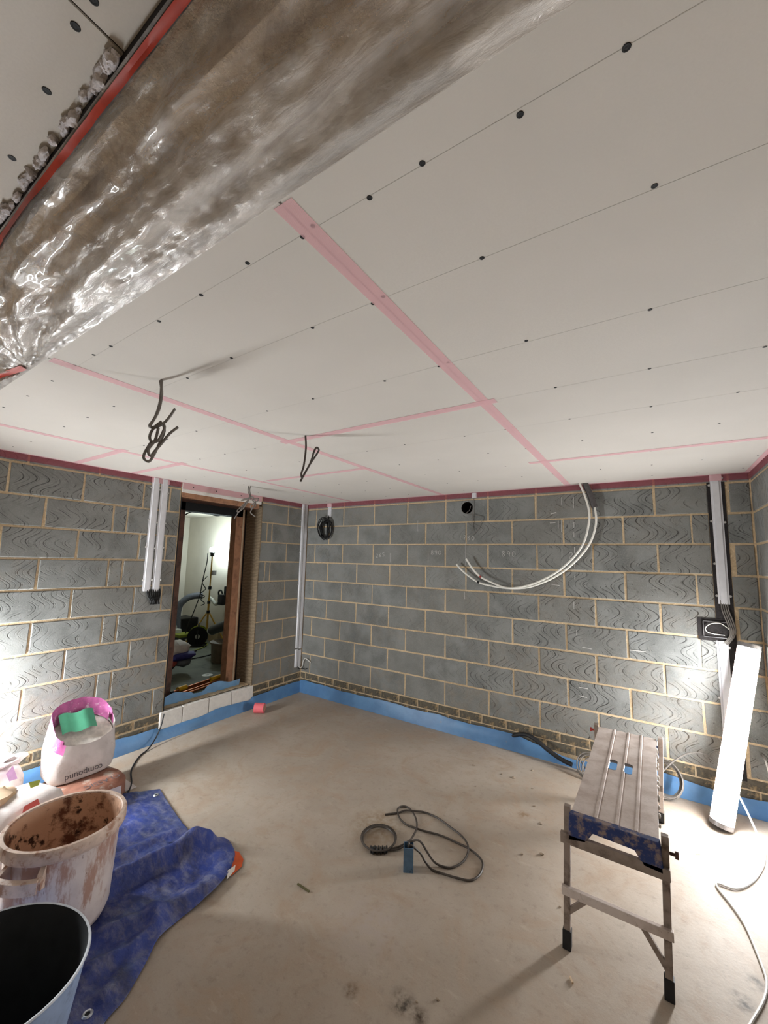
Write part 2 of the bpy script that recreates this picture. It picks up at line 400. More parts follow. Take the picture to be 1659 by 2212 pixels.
emit('work_glow', (0.80, 0.97, 1.0), WORK_POWER)
# clear polythene, crinkled
t = NT('film'); t.set(lin(226,220,214), .17, 0, 1.0); t.b.inputs['Coat Weight'].default_value = 1.0; t.b.inputs['Coat Roughness'].default_value = .10
sv = t.map((1,1,1),(0,.10,0)); st2 = t.map((1.2,5,5),(0,.30,0))
hh = t.math('ADD', t.noise(16,6,.62,st2,.6), t.math('MULTIPLY', t.vor(26,'DISTANCE_TO_EDGE',t.map((.7,1.3,1.3),(0,.3,0))), -.5)); hh = t.math('ADD', hh, t.math('MULTIPLY', t.noise(95,4,.6,t.map((1,2,2),(0,.3,0)),1.0), .22)); t.bump(hh, .42, .010)
tr = t.n('ShaderNodeBsdfTransparent'); tr.inputs[0].default_value = (.97,.95,.93,1); mx = t.n('ShaderNodeMixShader'); lw = t.n('ShaderNodeLayerWeight'); lw.inputs[0].default_value = .3
zz = t.n('ShaderNodeSeparateXYZ'); t.l(t.coord(), zz.inputs[0]); kk = t.math('DIVIDE', t.math('SUBTRACT', zz.outputs[2], 2.30), .15)
dbl = t.math('MULTIPLY', t.math('SUBTRACT', 1.0, t.ramp(t.math('ADD', kk, t.math('MULTIPLY', t.noise(7,5,.6,st2), .35)), .12, .62)), .48)   # doubled-over hem along the main ceiling
fac = t.math('ADD', t.math('MULTIPLY', lw.outputs['Facing'], .25), t.math('MULTIPLY', t.ramp(t.noise(3.2,6,.62,st2,.8), .42,.66), .30), clamp=True)
fac = t.math('ADD', t.math('ADD', fac, dbl), .21, clamp=True)
t.l(fac, mx.inputs[0]); t.l(tr.outputs[0], mx.inputs[1]); t.l(t.b.outputs[0], mx.inputs[2]); t.l(mx.outputs[0], t.out.inputs[0])
t = NT('insulation'); c = t.mix(t.ramp(t.noise(5,6,.7,None,1.5), .35,.65), lin(232,202,164), lin(170,142,112)); c = t.mix(t.ramp(t.noise(14,5,.7,t.map((1,3,3))), .5,.7), c, lin(222,196,158))
t.set(c, 1.0, 0, 0.05); t.bump(t.noise(26,6,.75), 1.0, .03)

# ------------------------------------------------------------------ the shell
H = 2.317; XR = 4.325; YE = -3.335; YF = -6.4
Z0 = 2.25                                      # top bed joint; courses are 225 mm
floor = struct(MB().box(-.002, XR+.1, YF-.1, .1, -.12, 0).build('floor', 'concrete'), 'dusty brown concrete floor slab with scuffs and stains', 'floor')
wall_back = struct(MB().box(-.4, XR+.25, .004, .2, -.05, 2.9).build('wall_back', 'mortar'), 'far wall of dark grey concrete blocks with sandy mortar joints', 'wall')
DY0, DY1 = -1.705, -.745                       # doorway in the left wall
mb = MB()
mb.box(-.26, -.004, YF-.1, DY0, -.05, 2.9); mb.box(-.26, -.004, DY1, .2, -.05, 2.9); mb.box(-.26, -.004, DY0, DY1, 2.262, 2.9); mb.box(-.26, -.012, DY0, DY1, -.05, .08)
wall_left = struct(mb.build('wall_left', 'mortar', fix=False), 'left wall of grey concrete blocks with scratched faces around the doorway', 'wall')
wall_right = struct(MB().box(XR+.004, XR+.2, YF-.1, .2, -.05, 2.9).build('wall_right', 'mortar'), 'right wall of grey concrete blocks at the edge of the picture', 'wall')
wall_front = struct(MB().box(-.3, XR+.2, YF-.2, YF, -.05, 2.9).build('wall_front', 'plaster_wall'), 'plain wall behind the photographer', 'wall')

BM = {}
def block_mesh(w, h, mat, seed=0):
    key = (round(w,3), round(h,3), mat, seed)
    if key not in BM:
        rg = random.Random(hash(key) & 0xffff); j = lambda a: rg.uniform(-a, a)
        c = .004; x, z = w/2, h/2; vs = []
        for (sx, sz) in ((-1,-1),(1,-1),(1,1),(-1,1)): vs.append((sx*x+j(.002), .020, sz*z+j(.0015)))
        for (sx, sz) in ((-1,-1),(1,-1),(1,1),(-1,1)): vs.append((sx*x+j(.0032), .003, sz*z+j(.0015)))
        for (sx, sz) in ((-1,-1),(1,-1),(1,1),(-1,1)): vs.append((sx*(x-c)+j(.0015), j(.001), sz*(z-c)+j(.001)))
        fs = [(8,9,10,11)]
        for k in range(4):
            l = (k+1) % 4; fs += [(k, l, 4+l, 4+k), (4+k, 4+l, 8+l, 8+k)]
        me = bpy.data.meshes.new('%s_mesh' % mat); me.from_pydata(vs, [], fs)
        bm = bmesh.new(); bm.from_mesh(me); bmesh.ops.recalc_face_normals(bm, faces=bm.faces)
        f0 = max(bm.faces, key=lambda f: f.calc_area())
        if f0.normal.y > 0: bmesh.ops.reverse_faces(bm, faces=bm.faces)
        bm.to_mesh(me); bm.free(); me.materials.append(MATS[mat]); BM[key] = me
    return BM[key]
def lay(side, joints, zlo, zhi, parent, scratch, name='block', mat='block', dirt=0.0, skip=None, gap=.015):
    out = []
    for a, b in zip(joints[:-1], joints[1:]):
        w = b-a-gap; h = zhi-zlo-gap; m = (a+b)/2
        if w < .025: continue
        if skip and skip(a, b): continue
        me = block_mesh(w, h, mat, random.randrange(3)); z = (zlo+zhi)/2
        dep = random.uniform(-.0015, .0015)
        s = scratch(m); col = (max(0,min(1,s+random.uniform(-.25,.25))), max(0,min(1,dirt+random.uniform(-.08,.06))), 0, 1)
        if side == 'B': out.append(piece(name, me, parent, (m, dep, z), 0, col))
        elif side == 'L': out.append(piece(name, me, parent, (-dep, m, z), PI/2, col))
        else: out.append(piece(name, me, parent, (XR+dep, m, z), -PI/2, col))
    return out
CH0, CH1 = 4.078, 4.182                        # chase cut for the right-hand cable capping
def split(js, lo=.0, hi=XR):
    js = sorted([j for j in js if lo < j < hi]); return [lo] + js + [hi]
bs = lambda x: .15 + .85*max(0, min(1, (x-1.5)/1.6))
vent_blocks = []
for k in range(1, 10):
    zt, zb = Z0-.225*(k-1), Z0-.225*k
    js = [.376+.45*n - (.225 if k % 2 else 0) + random.uniform(-.004,.004) for n in range(0, 10)]
    js = split(js); 
    lo = []; 
    for a, b in zip(js[:-1], js[1:]):         # blocks are sliced where the chase runs
        if a < CH0 < b or a < CH1 < b:
            if CH0-a > .03: lo.append((a, CH0+.005))
            if b-CH1 > .03: lo.append((CH1-.005, b))
        elif a >= CH0 and b <= CH1: pass
        else: lo.append((a, b))
    for a, b in lo:
        r = lay('B', [a, b], zb, zt, wall_back, bs, dirt=.05 if k < 9 else .12)
        if k == 1 and a < 2.187 < b: vent_blocks += r
    js2 = []
# cut strip under the ceiling and brick courses at the foot
lay('B', split([.151+.45*n for n in range(10)]), Z0, H+.02, wall_back, lambda x: .2)
for c, zt in enumerate((.225, .150)):
    lay('B', split([.08+.225*n+(.112 if c else 0) for n in range(20)]), zt-.075, zt, wall_back, lambda x: 0, 'brick', 'brick', gap=.010)
# left wall
ls = lambda y: .75 if y < -1.7 else .25
for k in range(1, 10):
    zt, zb = Z0-.225*(k-1), Z0-.225*k; odd = k % 2
    js = [-2.496-.45*n for n in range(4,-1,-1)] + [-2.046,-1.81,-1.708] if odd else [-2.72-.45*n for n in range(4,-1,-1)] + [-2.265,-2.16,-1.708]
    lay('L', js, zb, zt, wall_left, ls, dirt=.06 if k < 8 else .2)
    js = [-.742,-.337,-.002] if odd else [-.742,-.652,-.578,-.002]
    lay('L', js, zb, zt, wall_left, ls, dirt=.08 if k < 8 else .2)
lay('L', [-4.2,-3.75,-3.3,-2.85,-2.40,-1.95,-1.708], Z0, H+.02, wall_left, ls); lay('L', [-.742,-.337,-.002], Z0, H+.02, wall_left, ls)
for c, zt in enumerate((.225, .150)):
    o = .112 if c else 0
    lay('L', [-4.2+.225*n+o for n in range(11)]+[-1.708], zt-.075, zt, wall_left, lambda x: 0, 'brick', 'brick')
    lay('L', [-.742,-.5+o*.5,-.27+o*.5,-.002], zt-.075, zt, wall_left, lambda x: 0, 'brick', 'brick')
# right wall
for k in range(1, 10):
    zt, zb = Z0-.225*(k-1), Z0-.225*k
    lay('R', [-3.0+.45*n+(.225 if k % 2 else 0) for n in range(0,7)]+[-.002], zb, zt, wall_right, lambda y: .8, dirt=.05)
lay('R', [-3.0+.45*n for n in range(0,7)]+[-.002], Z0, H+.02, wall_right, lambda y: .5)
for c, zt in enumerate((.225, .150)):
    lay('R', [-3.0+.225*n+(.112 if c else 0) for n in range(0,13)]+[-.002], zt-.075, zt, wall_right, lambda y: 0, 'brick', 'brick')

# ceiling: boards with open joints, scrim tape, screws
ceiling = struct(MB().box(-.2, XR+.2, YE+.004, .1, H+.0135, H+.03).build('ceiling', 'gap'), 'plasterboard ceiling with pink scrim tape over the joints', 'ceiling')
g = .0028
for x0, x1, y0, y1 in ((3.125,XR,YE,-.98),(3.125,XR,-.98,0),(1.925,3.125,YE,-2.163),(1.925,3.125,-2.163,0),(.735,1.925,YE,-1.38),(.735,1.925,-1.38,0),(-.001,.735,YE,-2.57),(-.001,.735,-2.57,-2.155),(-.001,.735,-2.155,0)):
    MB().box(x0+g, x1-g, y0+g, y1-g, H, H+.0125).build('plasterboard', 'plasterboard', ceiling)
def tape(x0, x1, y0, y1, z=H, mat='pink_tape'):
    return MB().box(x0, x1, y0, y1, z-.0011, z-.0004).build('joint_tape', mat, ceiling)
T = .025
tape(3.128-T, 3.128+T, -3.325, -.003); tape(1.922-T, 1.922+T, -3.32, -.003, H-.0002); tape(.735-T, .735+T, -3.3, -.003)
tape(1.87, 3.18, -2.165-T, -2.165+T, H-.0008); tape(.82, 1.93, -1.38-T, -1.38+T, H-.0008); tape(3.03, XR-.01, -.98-T, -.98+T, H-.0008)
tape(.03, .80, -2.57-T, -2.57+T, H-.0008); tape(.03, .80, -2.155-T, -2.155+T, H-.0008)
tape(.001, XR-.001, -.022, -.001, H-.0012); tape(.001, .022, -3.3, -.024, H-.0012); tape(XR-.03, XR-.001, -3.3, -.024, H-.0012)
# the tape folds down over the top of the walls
MB().box(.001, XR-.001, -.0035, -.0022, 2.268, H-.0015).build('wall_tape', 'wall_tape', wall_back)
for a, b in ((-4.2,-1.71),(-.742,-.004)): MB().box(.0022, .0035, a, b, 2.268, H-.0015).build('wall_tape', 'wall_tape', wall_left)
MB().box(XR-.0035, XR-.0022, -3.0, -.004, 2.268, H-.0015).build('wall_tape', 'wall_tape', wall_right)
# screws in dark recesses
sm = bpy.data.meshes.new('screw_mesh'); b = MB().lathe([(.0001,-.0006),(.0026,-.0004),(.0040,-.0008),(.0052,-.0008),(.0058,0)], n=12)
sm.from_pydata(b.v, [], b.f); sm.materials.append(MATS['black'])
def screw(x, y, z=H, par=None, s=1.0):
    o = piece('screw', sm, par or ceiling, (x, y, z-.0002)); o.scale = (s, s, 1)
rows = (-3.247,-2.98,-2.567,-2.17,-1.77,-1.36,-.96,-.56,-.17)
for i, y in enumerate(rows):
    xs = [3.716,3.568,3.398,3.279,2.941,2.734,2.505,2.224,2.09,1.7,1.4,1.1,.5,.2,4.0,4.25] if i == 0 else [3.735,3.42,4.02,4.27,2.87,2.51,2.21,1.62,1.31,1.02,.46,.18]
    for x in xs: screw(x+random.uniform(-.012,.012), y+random.uniform(-.01,.01))
    for x in (3.125, 1.925, .735):
        screw(x+.017, y-.006); screw(x-.023, y+.004)
for i in range(7):
    screw(2.0+.18*i, -2.147); screw(2.06+.18*i, -2.182); screw(3.22+.17*i, -.965); screw(3.25+.17*i, -.997)
for y in rows[:5]:
    MB().box(1.95, 4.3, y-.0006, y+.0006, H-.0003, H-.0001).build('pencil_line', 'pencil', ceiling)
for y in (-2.567, -2.17): MB().box(.76, 1.9, y-.0006, y+.0006, H-.0003, H-.0001).build('pencil_line', 'pencil', ceiling)

# raised ceiling behind the photographer, and the polythene across the step between the two levels
ZU, YU = 2.455, -3.568
ceiling_up = struct(MB().box(-.2, XR+.2, YF, YU-.01, ZU+.0135, ZU+.03).build('ceiling_upper', 'gap'), 'raised plasterboard ceiling beyond the polythene-covered step', 'ceiling')
for x0, x1 in ((-.001, 1.804), (1.808, 3.0025), (3.0075, XR)):
    MB().box(x0, x1, YF, YU, ZU, ZU+.0125).build('plasterboard', 'plasterboard', ceiling_up)
for u, v in ((163,57),(101,196),(26,341),(202,0),(-60,450)):
    q = hit(u, v, 2, ZU); screw(q.x, q.y, ZU, ceiling_up, 1.25)
MB().box(3.0025, 3.0075, YF, YU-.002, ZU+.004, ZU+.012).build('joint_gap', 'black', ceiling_up)
MB().box(-.2, XR+.2, -3.30, -3.29, H+.03, 2.95).add([], []).build('light_blocker', 'gap', ceiling)  # unseen panel above the ceiling edge, kept in to block light
# film surface: s along x, k from the main ceiling edge (0) to the raised board (1)
def film_pt(x, k, off=0.0):
    A = Vector((x, YE+.004, H-.001)); B = Vector((x, YU-.004, ZU-.020)); n = Vector((0, -.51, -.86))
    p = A.lerp(B, k); sag = .030*math.sin(PI*k)*(1+.25*math.sin(x*3.1))
    dx = x-1.74; yk = k*.276; r = math.hypot(dx, yk); ang = math.atan2(yk, abs(dx)+1e-5)
    fold = 0
    for a0, w, h in ((.10,.035,1.0),(.20,.045,-.8),(.32,.05,1.1),(.47,.06,-.7),(.62,.06,.9),(.85,.09,-.6),(1.1,.1,.6)):
        fold += h*math.exp(-((ang-a0)/w)**2)
    fold *= .016*min(1, r/.25)*math.exp(-max(0, r-.9)/.7)
    run = .006*math.sin(k*19+1.7*math.sin(x*1.3)+x*.6)*min(1, max(0, (x-2.4)/.6)) + .004*math.sin(k*34+x*1.1)
    cr = .0055*noise.noise(Vector((x*14, k*9, 1))) + .0028*noise.noise(Vector((x*38, k*24, 5))) + .008*noise.noise(Vector((x*3, k*3, 9)))
    env = min(1, k/.06, (1-k)/.05)
    return p + n*(sag + (fold+run+cr)*env + off)
P = [[film_pt(x0*.01, k/60) for x0 in range(0, 432)] for k in range(0, 61)]
fm = MB().grid(P).build('polythene_sheet', 'film', None, smooth=True, fix=False)
tag(fm, 'clear crinkled polythene stretched across the step in the ceiling', 'polythene sheet')
MB().grid([[film_pt(x0*.02, .935+.045*q, .003) for x0 in range(0, 216)] for q in (0, .5, 1)]).build('red_tape', 'red_tape', fm, smooth=True, fix=False)
MB().grid([[film_pt(x, max(.01, kk+dk), .006) for x, kk in ((1.34,.20),(1.46,.15),(1.56,.10),(1.66,.055),(1.75,.02))] for dk in (0,.03,.06,.085)]).build('orange_tape', 'red_tape', fm, smooth=True, fix=False)
MB().box(-.001, XR, YU-.003, YU+.018, ZU-.016, ZU+.012).build('shadow_strip', 'gap', fm)  # added strip hanging below the raised board to cast a shadow band on it
ins = MB().grid([[film_pt(x0*.03, k/10, -.05+.03*noise.noise(Vector((x0*.12, k*.7, 2)))) for x0 in range(0, 144)] for k in range(0, 11)]).build('insulation', 'insulation', None, smooth=True, fix=False)
tag(ins, 'brown mineral wool insulation behind the clear polythene', 'insulation')
fb = thing('expanding_foam', 'bead of pale lumpy foam along the raised board edge', 'foam', (2.5, YU, ZU))
rg = random.Random(3); x = 2.1
while x < 3.0:
    r = rg.uniform(.005, .012); ln_ = rg.uniform(.008, .022)
    lump((x, YU-.010+rg.uniform(-.004,.004), ZU-.004+rg.uniform(-.004,.003)), (ln_, r, r*.9), rg.random()*90, 12, 9, .55).build('foam_lump', 'foam', fb, smooth=True); x += ln_*.9 + rg.choice((0,0,0,.004,.03))

# ------------------------------------------------------------------ doorway and the room beyond
door = struct(bpy.data.objects.new('door_1', None), 'open doorway in the left wall with a rough timber frame', 'doorway'); COL.objects.link(door); door.location = (0, -1.22, .2); WL[door.name] = Vector((0,-1.22,.2))
MB().box(-.36, -.262, -.886, -.765, .2, 2.20).build('frame_post', 'timber', door, bevel=.003)
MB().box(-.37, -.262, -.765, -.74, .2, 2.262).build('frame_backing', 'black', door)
MB().box(-.285, -.258, -.80, -.775, .2, 2.20).build('frame_stop', 'pale_timber', door)
MB().box(-.36, -.262, -1.72, -1.50, .2, 2.25).build('frame_post', 'dark_timber', door, bevel=.003)
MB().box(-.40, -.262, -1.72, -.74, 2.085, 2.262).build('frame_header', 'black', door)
MB().box(-.26, .004, DY1-.006, DY1+.002, .2, 2.262).build('reveal_lining', 'reveal', door)
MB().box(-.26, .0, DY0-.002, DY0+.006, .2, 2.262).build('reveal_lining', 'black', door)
MB().box(-.06, .006, DY0, -.79, 2.176, 2.222).build('lintel_board', 'timber', door, bevel=.002)
MB().box(-.25, -.055, DY0+.007, DY1-.007, 2.17, 2.20).build('lintel_soffit', 'dark_timber', door)
MB().box(-.06, .010, DY0, -.765, 2.222, 2.252).build('lintel_trim', 'white_paint', door, bevel=.002)
MB().box(-.06, .012, DY0, -.765, 2.252, H-.001).build('lintel_strip', 'plasterboard', door)
MB().box(.0124, .0136, DY0, -.765, 2.256, H-.001).build('joint_tape', 'pink_tape', door)
for y in (-1.6,-1.35,-1.05,-.82): MB().cyl((.0138,y,2.285),(.0146,y,2.285),.006,n=10).build('screw', 'black', door)
# white painted sill blocks
for a, b in ((-1.735,-1.53),(-1.525,-1.26),(-1.255,-1.0),(-.995,-.728)):
    MB().box(-.09, .014, a, b, .085, .232+random.uniform(-.004,.004)).build('sill_block', 'white_paint', door, bevel=.005)
MB().grid([[Vector((-.02-.05*j+.01*noise.noise(Vector((i*.9,j,1))), -1.70+.0325*i, .243+.012*noise.noise(Vector((i*.7,j*.8,3))))) for i in range(30)] for j in range(4)]).build('mortar_bed', 'mortar', door, smooth=True)
sm_ = MB().grid([[Vector((-.085-.02*(1-k/6)-.015*noise.noise(Vector((i*.2,3,1)))*(k/6), -1.655+.0285*i, .222+(.10+.022*math.sin(i*.42)+.012*noise.noise(Vector((i*.25,7,2)))-.02*(1 if 9<i<15 else 0))*(k/6))) for i in range(30)] for k in range(7)])
tag(sm_.build('membrane_strip', 'membrane_pale', None, smooth=True), 'pale blue membrane strip standing up behind the white doorway sill', 'membrane')

FB = .2                                        # finished floor of the next room
struct(MB().box(-4.2, -.005, -2.6, 3.6, FB-.08, FB).build('floor_beyond', 'screed'), 'grey-green screed floor of the room beyond the doorway', 'floor')
YB, XB, HB = .72, -3.9, 2.37
struct(MB().box(XB-.1, -2.20, YB, YB+.1, FB, HB).build('wall_beyond', 'plaster_wall'), 'pale plastered wall behind the tripod light', 'wall')
struct(MB().box(XB-.1, XB, -2.6, YB, FB, HB).build('wall_beyond_side', 'plaster_wall'), 'end wall of the room beyond the doorway', 'wall')
struct(MB().box(-4.0, -.262, -2.7, -2.6, FB, HB).build('wall_beyond_near', 'plaster_wall'), 'near side wall of the room beyond the doorway', 'wall')
struct(MB().box(-2.2, -2.1, YB+.1, 3.6, FB, HB).build('wall_beyond_return', 'plaster_wall'), 'return wall past the white door lining', 'wall')
struct(MB().box(-2.1, -.262, 3.5, 3.6, FB, HB).build('wall_beyond_far', 'plaster_wall'), 'far wall of the room beyond the doorway', 'wall')
struct(MB().box(-4.0, -.262, -2.7, 3.6, HB, HB+.05).build('ceiling_beyond', 'plaster_wall'), 'white ceiling of the room beyond the doorway', 'ceiling')
struct(MB().box(-2.26, -2.14, YB-.03, YB+.13, FB, HB).build('trim_1', 'white_paint', bevel=.004), 'white door lining at the end of the plastered wall', 'trim')

# tripod flood light
TB = Vector((-2.6, .40, FB))
tp = thing('tripod_work_light', 'yellow tripod work light glaring white beyond the doorway', 'work light', TB)
MB().cyl(TB+Vector((0,0,.02)), TB+Vector((0,0,.72)), .017, n=14).build('lower_tube', 'tripod_yellow', tp, True)
MB().cyl(TB+Vector((0,0,.70)), TB+Vector((0,0,1.46)), .012, n=14).build('upper_tube', 'tripod_yellow', tp, True)
for z in (.46,.62,.86): MB().cyl(TB+Vector((0,0,z)), TB+Vector((0,0,z+.05)), .026, n=14).build('collar', 'rubber', tp, True)
for a in (.4, 2.5, 4.6):
    d = Vector((math.cos(a), math.sin(a), 0))
    MB().bar(TB+d*.03+Vector((0,0,.46)), TB+d*.34+Vector((0,0,.015)), .018, .018).build('leg', 'tripod_yellow', tp)
    MB().bar(TB+d*.02+Vector((0,0,.12)), TB+d*.22+Vector((0,0,.18)), .012, .008).build('brace', 'galv', tp)
hd = TB+Vector((0,0,1.53)); fw = (CAM-hd); fw.z += .9; fw.normalize()
MB().lathe([(.001,hd.z-.11),(.03,hd.z-.11),(.034,hd.z-.06),(.045,hd.z-.045),(.03,hd.z-.04)], (hd.x,hd.y), 20).build('lamp_housing', 'rubber', tp, True)
MB().lathe([(.001,hd.z-.05),(.03,hd.z-.042),(.046,hd.z-.02),(.05,hd.z),(.046,hd.z+.02),(.03,hd.z+.042),(.001,hd.z+.05)], (hd.x,hd.y), 20).build('lamp_globe', 'work_glow', tp, True)
MB().box(TB.x-.01, TB.x+.05, TB.y+.0, TB.y+.07, FB+1.10, FB+1.18).build('switch_box', 'galv', tp)
def wire(name, label, cat, pts, r, mat, group=None, n=7, sub=5, closed=False):
    o = MB().tube(pts, r, n, sub, closed).build(name, mat, None, smooth=True, fix=False); return tag(o, label, cat, group)
PB = lambda u, v, dx=0: hitp(u, v, (TB.x+dx, TB.y+dx*-.3, 1))
wire('light_lead', 'dark curly lead hanging beside the yellow tripod', 'cable', [PB(449,1195),PB(447,1215),PB(441,1240),PB(437,1258),PB(432,1285),PB(425,1305),PB(415,1330),PB(406,1350),PB(400,1372)], .008, 'rubber')
wire('coiled_lead', 'short spiral cord wound round the yellow tripod pole', 'cable', [PB(448,1245),PB(437,1258),PB(444,1272),PB(433,1282),PB(442,1288),PB(434,1295),PB(442,1303),PB(434,1308)], .007, 'rubber')
# cable reel
RC = Vector((-2.40, .12, FB+.155))
rl = thing('cable_reel', 'black and lime green cable reel standing by the tripod', 'cable reel', (RC.x, RC.y, FB))
ax = Vector((.55, .35, 0)).normalized() if False else Vector((.80, -.60, 0)).normalized()
MB().cyl(RC-ax*.085, RC-ax*.07, .15, n=28).build('flange', 'reel_green', rl, True)
MB().cyl(RC+ax*.07, RC+ax*.085, .15, n=28).build('flange', 'black', rl, True)
MB().cyl(RC-ax*.07, RC+ax*.07, .11, n=24).build('drum', 'reel_green', rl, True)
MB().cyl(RC+ax*.086, RC+ax*.10, .035, n=16).build('hub', 'jerry', rl, True)
for s in (-1, 1): MB().bar(RC+ax*(.10*s)+Vector((-.1,-.1,-.145)), RC+ax*(.10*s)+Vector((.1,.1,-.145)), .02, .02).build('foot_bar', 'rubber', rl)
MB().tube([RC+ax*.10+Vector((0,0,-.13)), RC+ax*.12, RC+Vector((0,0,.19)), RC-ax*.12, RC-ax*.10+Vector((0,0,-.13))], .009, 8).build('handle', 'rubber', rl, True, fix=False)
F2 = lambda u, v, z=FB+.008: hit(u, v, 2, z)
wire('reel_lead', 'yellow-green lead running from the reel across the grey floor', 'cable', [F2(428,1380),F2(445,1388),F2(446,1394),F2(430,1402),F2(405,1407),F2(385,1408)], .008, 'reel_green')
wire('floor_lead', 'dark lead lying across the screed behind the doorway', 'cable', [F2(403,1425),F2(430,1420),F2(455,1414),F2(475,1405),F2(495,1395)], .007, 'rubber')
# ducts and clutter
wire('flexible_duct', 'grey flexible hose arching behind the tripod', 'hose', [Vector((PB(384,1355,-.35).x,PB(384,1355,-.35).y,FB+.055)),PB(383,1330,-.35),PB(388,1308,-.35),PB(400,1295,-.35),PB(415,1288,-.35),PB(438,1286,-.35)], .055, 'duct_grey', n=14)
bd = thing('black_duct', 'fat black hose with a white end by the door frame', 'hose', F2(470,1372))
a_, b_ = hit(458,1362,1,-.10), hit(512,1340,1,-.30)
MB().tube([a_, a_.lerp(b_,.5), b_], .066, 14).build('hose_body', 'rubber', bd, True, fix=False)
MB().cyl(a_-(b_-a_).normalized()*.03, a_+(b_-a_).normalized()*.02, .062, .070, n=16).build('hose_end', 'jerry', bd, True)
bn = thing('storage_bin', 'brown plastic bin under the fat black hose by the door frame', 'bin', (0,0,0)); cq = a_.lerp(b_, .6); bn.location = (cq.x, cq.y, FB); WL[bn.name] = Vector((cq.x, cq.y, FB)); zz_ = min(a_.z, b_.z)-.07
MB().lathe([(.001,FB),(.15,FB),(.165,FB+.02),(.18,zz_-.02)], (cq.x,cq.y), 24).build('bin_body', 'bin_brown', bn, True); MB().lathe([(.17,zz_-.02),(.195,zz_-.02),(.195,zz_),(.001,zz_)], (cq.x,cq.y), 24).build('bin_lid', 'bin_brown', bn, True)
jc = thing('jerry_can', 'white plastic jerry can standing left of the cable reel', 'canister', F2(375,1384))
q = Vector(F2(373,1384)); MB().box(q.x-.09,q.x+.09,q.y-.14,q.y+.1,FB,FB+.2).build('can_body', 'jerry', jc, bevel=.03, smooth=True)
MB().tube([q+Vector((0,-.09,.19)),q+Vector((0,-.06,.25)),q+Vector((0,.02,.25)),q+Vector((0,.05,.19))], .014).build('can_handle', 'jerry', jc, True, fix=False)
tc = thing('tool_case', 'low black tool case beside the cable reel', 'tool case', F2(395,1385)); q = Vector(F2(396,1385))
MB().box(q.x-.12,q.x+.14,q.y-.17,q.y+.12,FB,FB+.09).build('case_body', 'rubber', tc, bevel=.012); MB().box(q.x-.11,q.x+.13,q.y-.15,q.y+.1,FB+.09,FB+.14).build('case_lid', 'reel_green', tc, bevel=.01)
MB().box(q.x+.139,q.x+.145,q.y-.06,q.y-.02,FB+.03,FB+.07).build('case_sticker', 'jerry', tc)
vb = thing('power_tool', 'black power tool hung on a pale hose in front of the plastered wall', 'power tool', (-2.35, YB-.1, 1.0))
q = Vector((hit(478,1292,1,YB-.12)))
MB().box(q.x-.07,q.x+.07,q.y-.03,q.y+.05,q.z-.12,q.z+.06).build('tool_body', 'rubber', vb, bevel=.025, smooth=True)
MB().box(q.x-.0,q.x+.11,q.y+.04,q.y+.11,q.z-.02,q.z+.20).build('tool_guard', 'black', vb, bevel=.01)
MB().tube([hit(452,1291,1,YB-.14),hit(458,1295,1,YB-.13),hit(466,1305,1,YB-.12),q+Vector((-.05,0,-.06))], .03, 10).build('pale_hose', 'jerry', vb, True, fix=False)
MB().tube([q+Vector((-.06,0,.0)),q+Vector((-.07,-.01,.10)),q+Vector((-.01,-.01,.13)),q+Vector((.03,0,.07))], .015, 8).build('tool_handle', 'rubber', vb, True, fix=False)
cb = MB().box(-2.62,-2.36,.45,.66,FB,FB+.18).build('cardboard_box', 'card', None, bevel=.004); tag(cb, 'dark open carton against the plastered wall behind the tripod', 'box')
dk = MB().box(-3.6,-3.2,.3,.62,FB,FB+.32).build('storage_crate', 'rubber', None, bevel=.02); tag(dk, 'dark crate at the far end behind the grey hose', 'crate')
# folding stool with carrier bags
sk = thing('bag_on_stool', 'bulging carrier bag on a folding stool left of the doorway', 'bag', F2(380,1455))
q = Vector(F2(382,1450)); q.z = FB
lump(q+Vector((-.02,-.05,.27)), (.15,.20,.11), 1).build('bag_body', 'sack_white', sk, True)
lump(q+Vector((.08,.0,.205)), (.11,.17,.05), 4).build('bag_band', 'blue_cloth', sk, True)
lump(q+Vector((.02,-.13,.15)), (.10,.10,.09), 7).build('bag_side', 'sack_red', sk, True)
lump(q+Vector((.06,.03,.13)), (.09,.10,.06), 9).build('bag_pocket', 'duct_grey', sk, True)
for s in (-1,1):
    MB().tube([q+Vector((.1*s,-.2,0.0)),q+Vector((.02,0,.13)),q+Vector((-.1*s,.18,.24))], .009).build('stool_leg', 'rubber', sk, True, fix=False)
# roof lead, disc, pipes
wire('ceiling_lead', 'dark lead draped along the ceiling of the next room', 'cable', [hit(396,1115,0,-1.2),hit(410,1107,0,-1.2),hit(430,1104,0,-1.2),hit(450,1109,0,-1.2),hit(468,1114,0,-1.2),hit(482,1112,0,-1.2)], .008, 'rubber')
q = Vector(F2(448,1457)); dsc = MB().lathe([(.018,FB),(.018,FB+.006),(.06,FB+.004),(.062,FB)], (q.x,q.y), 28).build('white_disc', 'jerry', None, True); tag(dsc, 'white ring lying flat on the grey floor inside the doorway', 'disc')
pl = [(F2(371,1496,FB+.03),F2(500,1452,FB+.03)),(F2(376,1503,FB+.012),F2(502,1459,FB+.012)),(F2(384,1505,FB+.012),F2(504,1463,FB+.012)),(F2(369,1500,FB+.012),F2(500,1455,FB+.012))]
names = ('copper pipe at the back of the bundle lying on the sill','copper pipe in the middle of the bundle on the sill','copper pipe nearest the room in the bundle on the sill','copper pipe on top of the taped bundle on the sill')
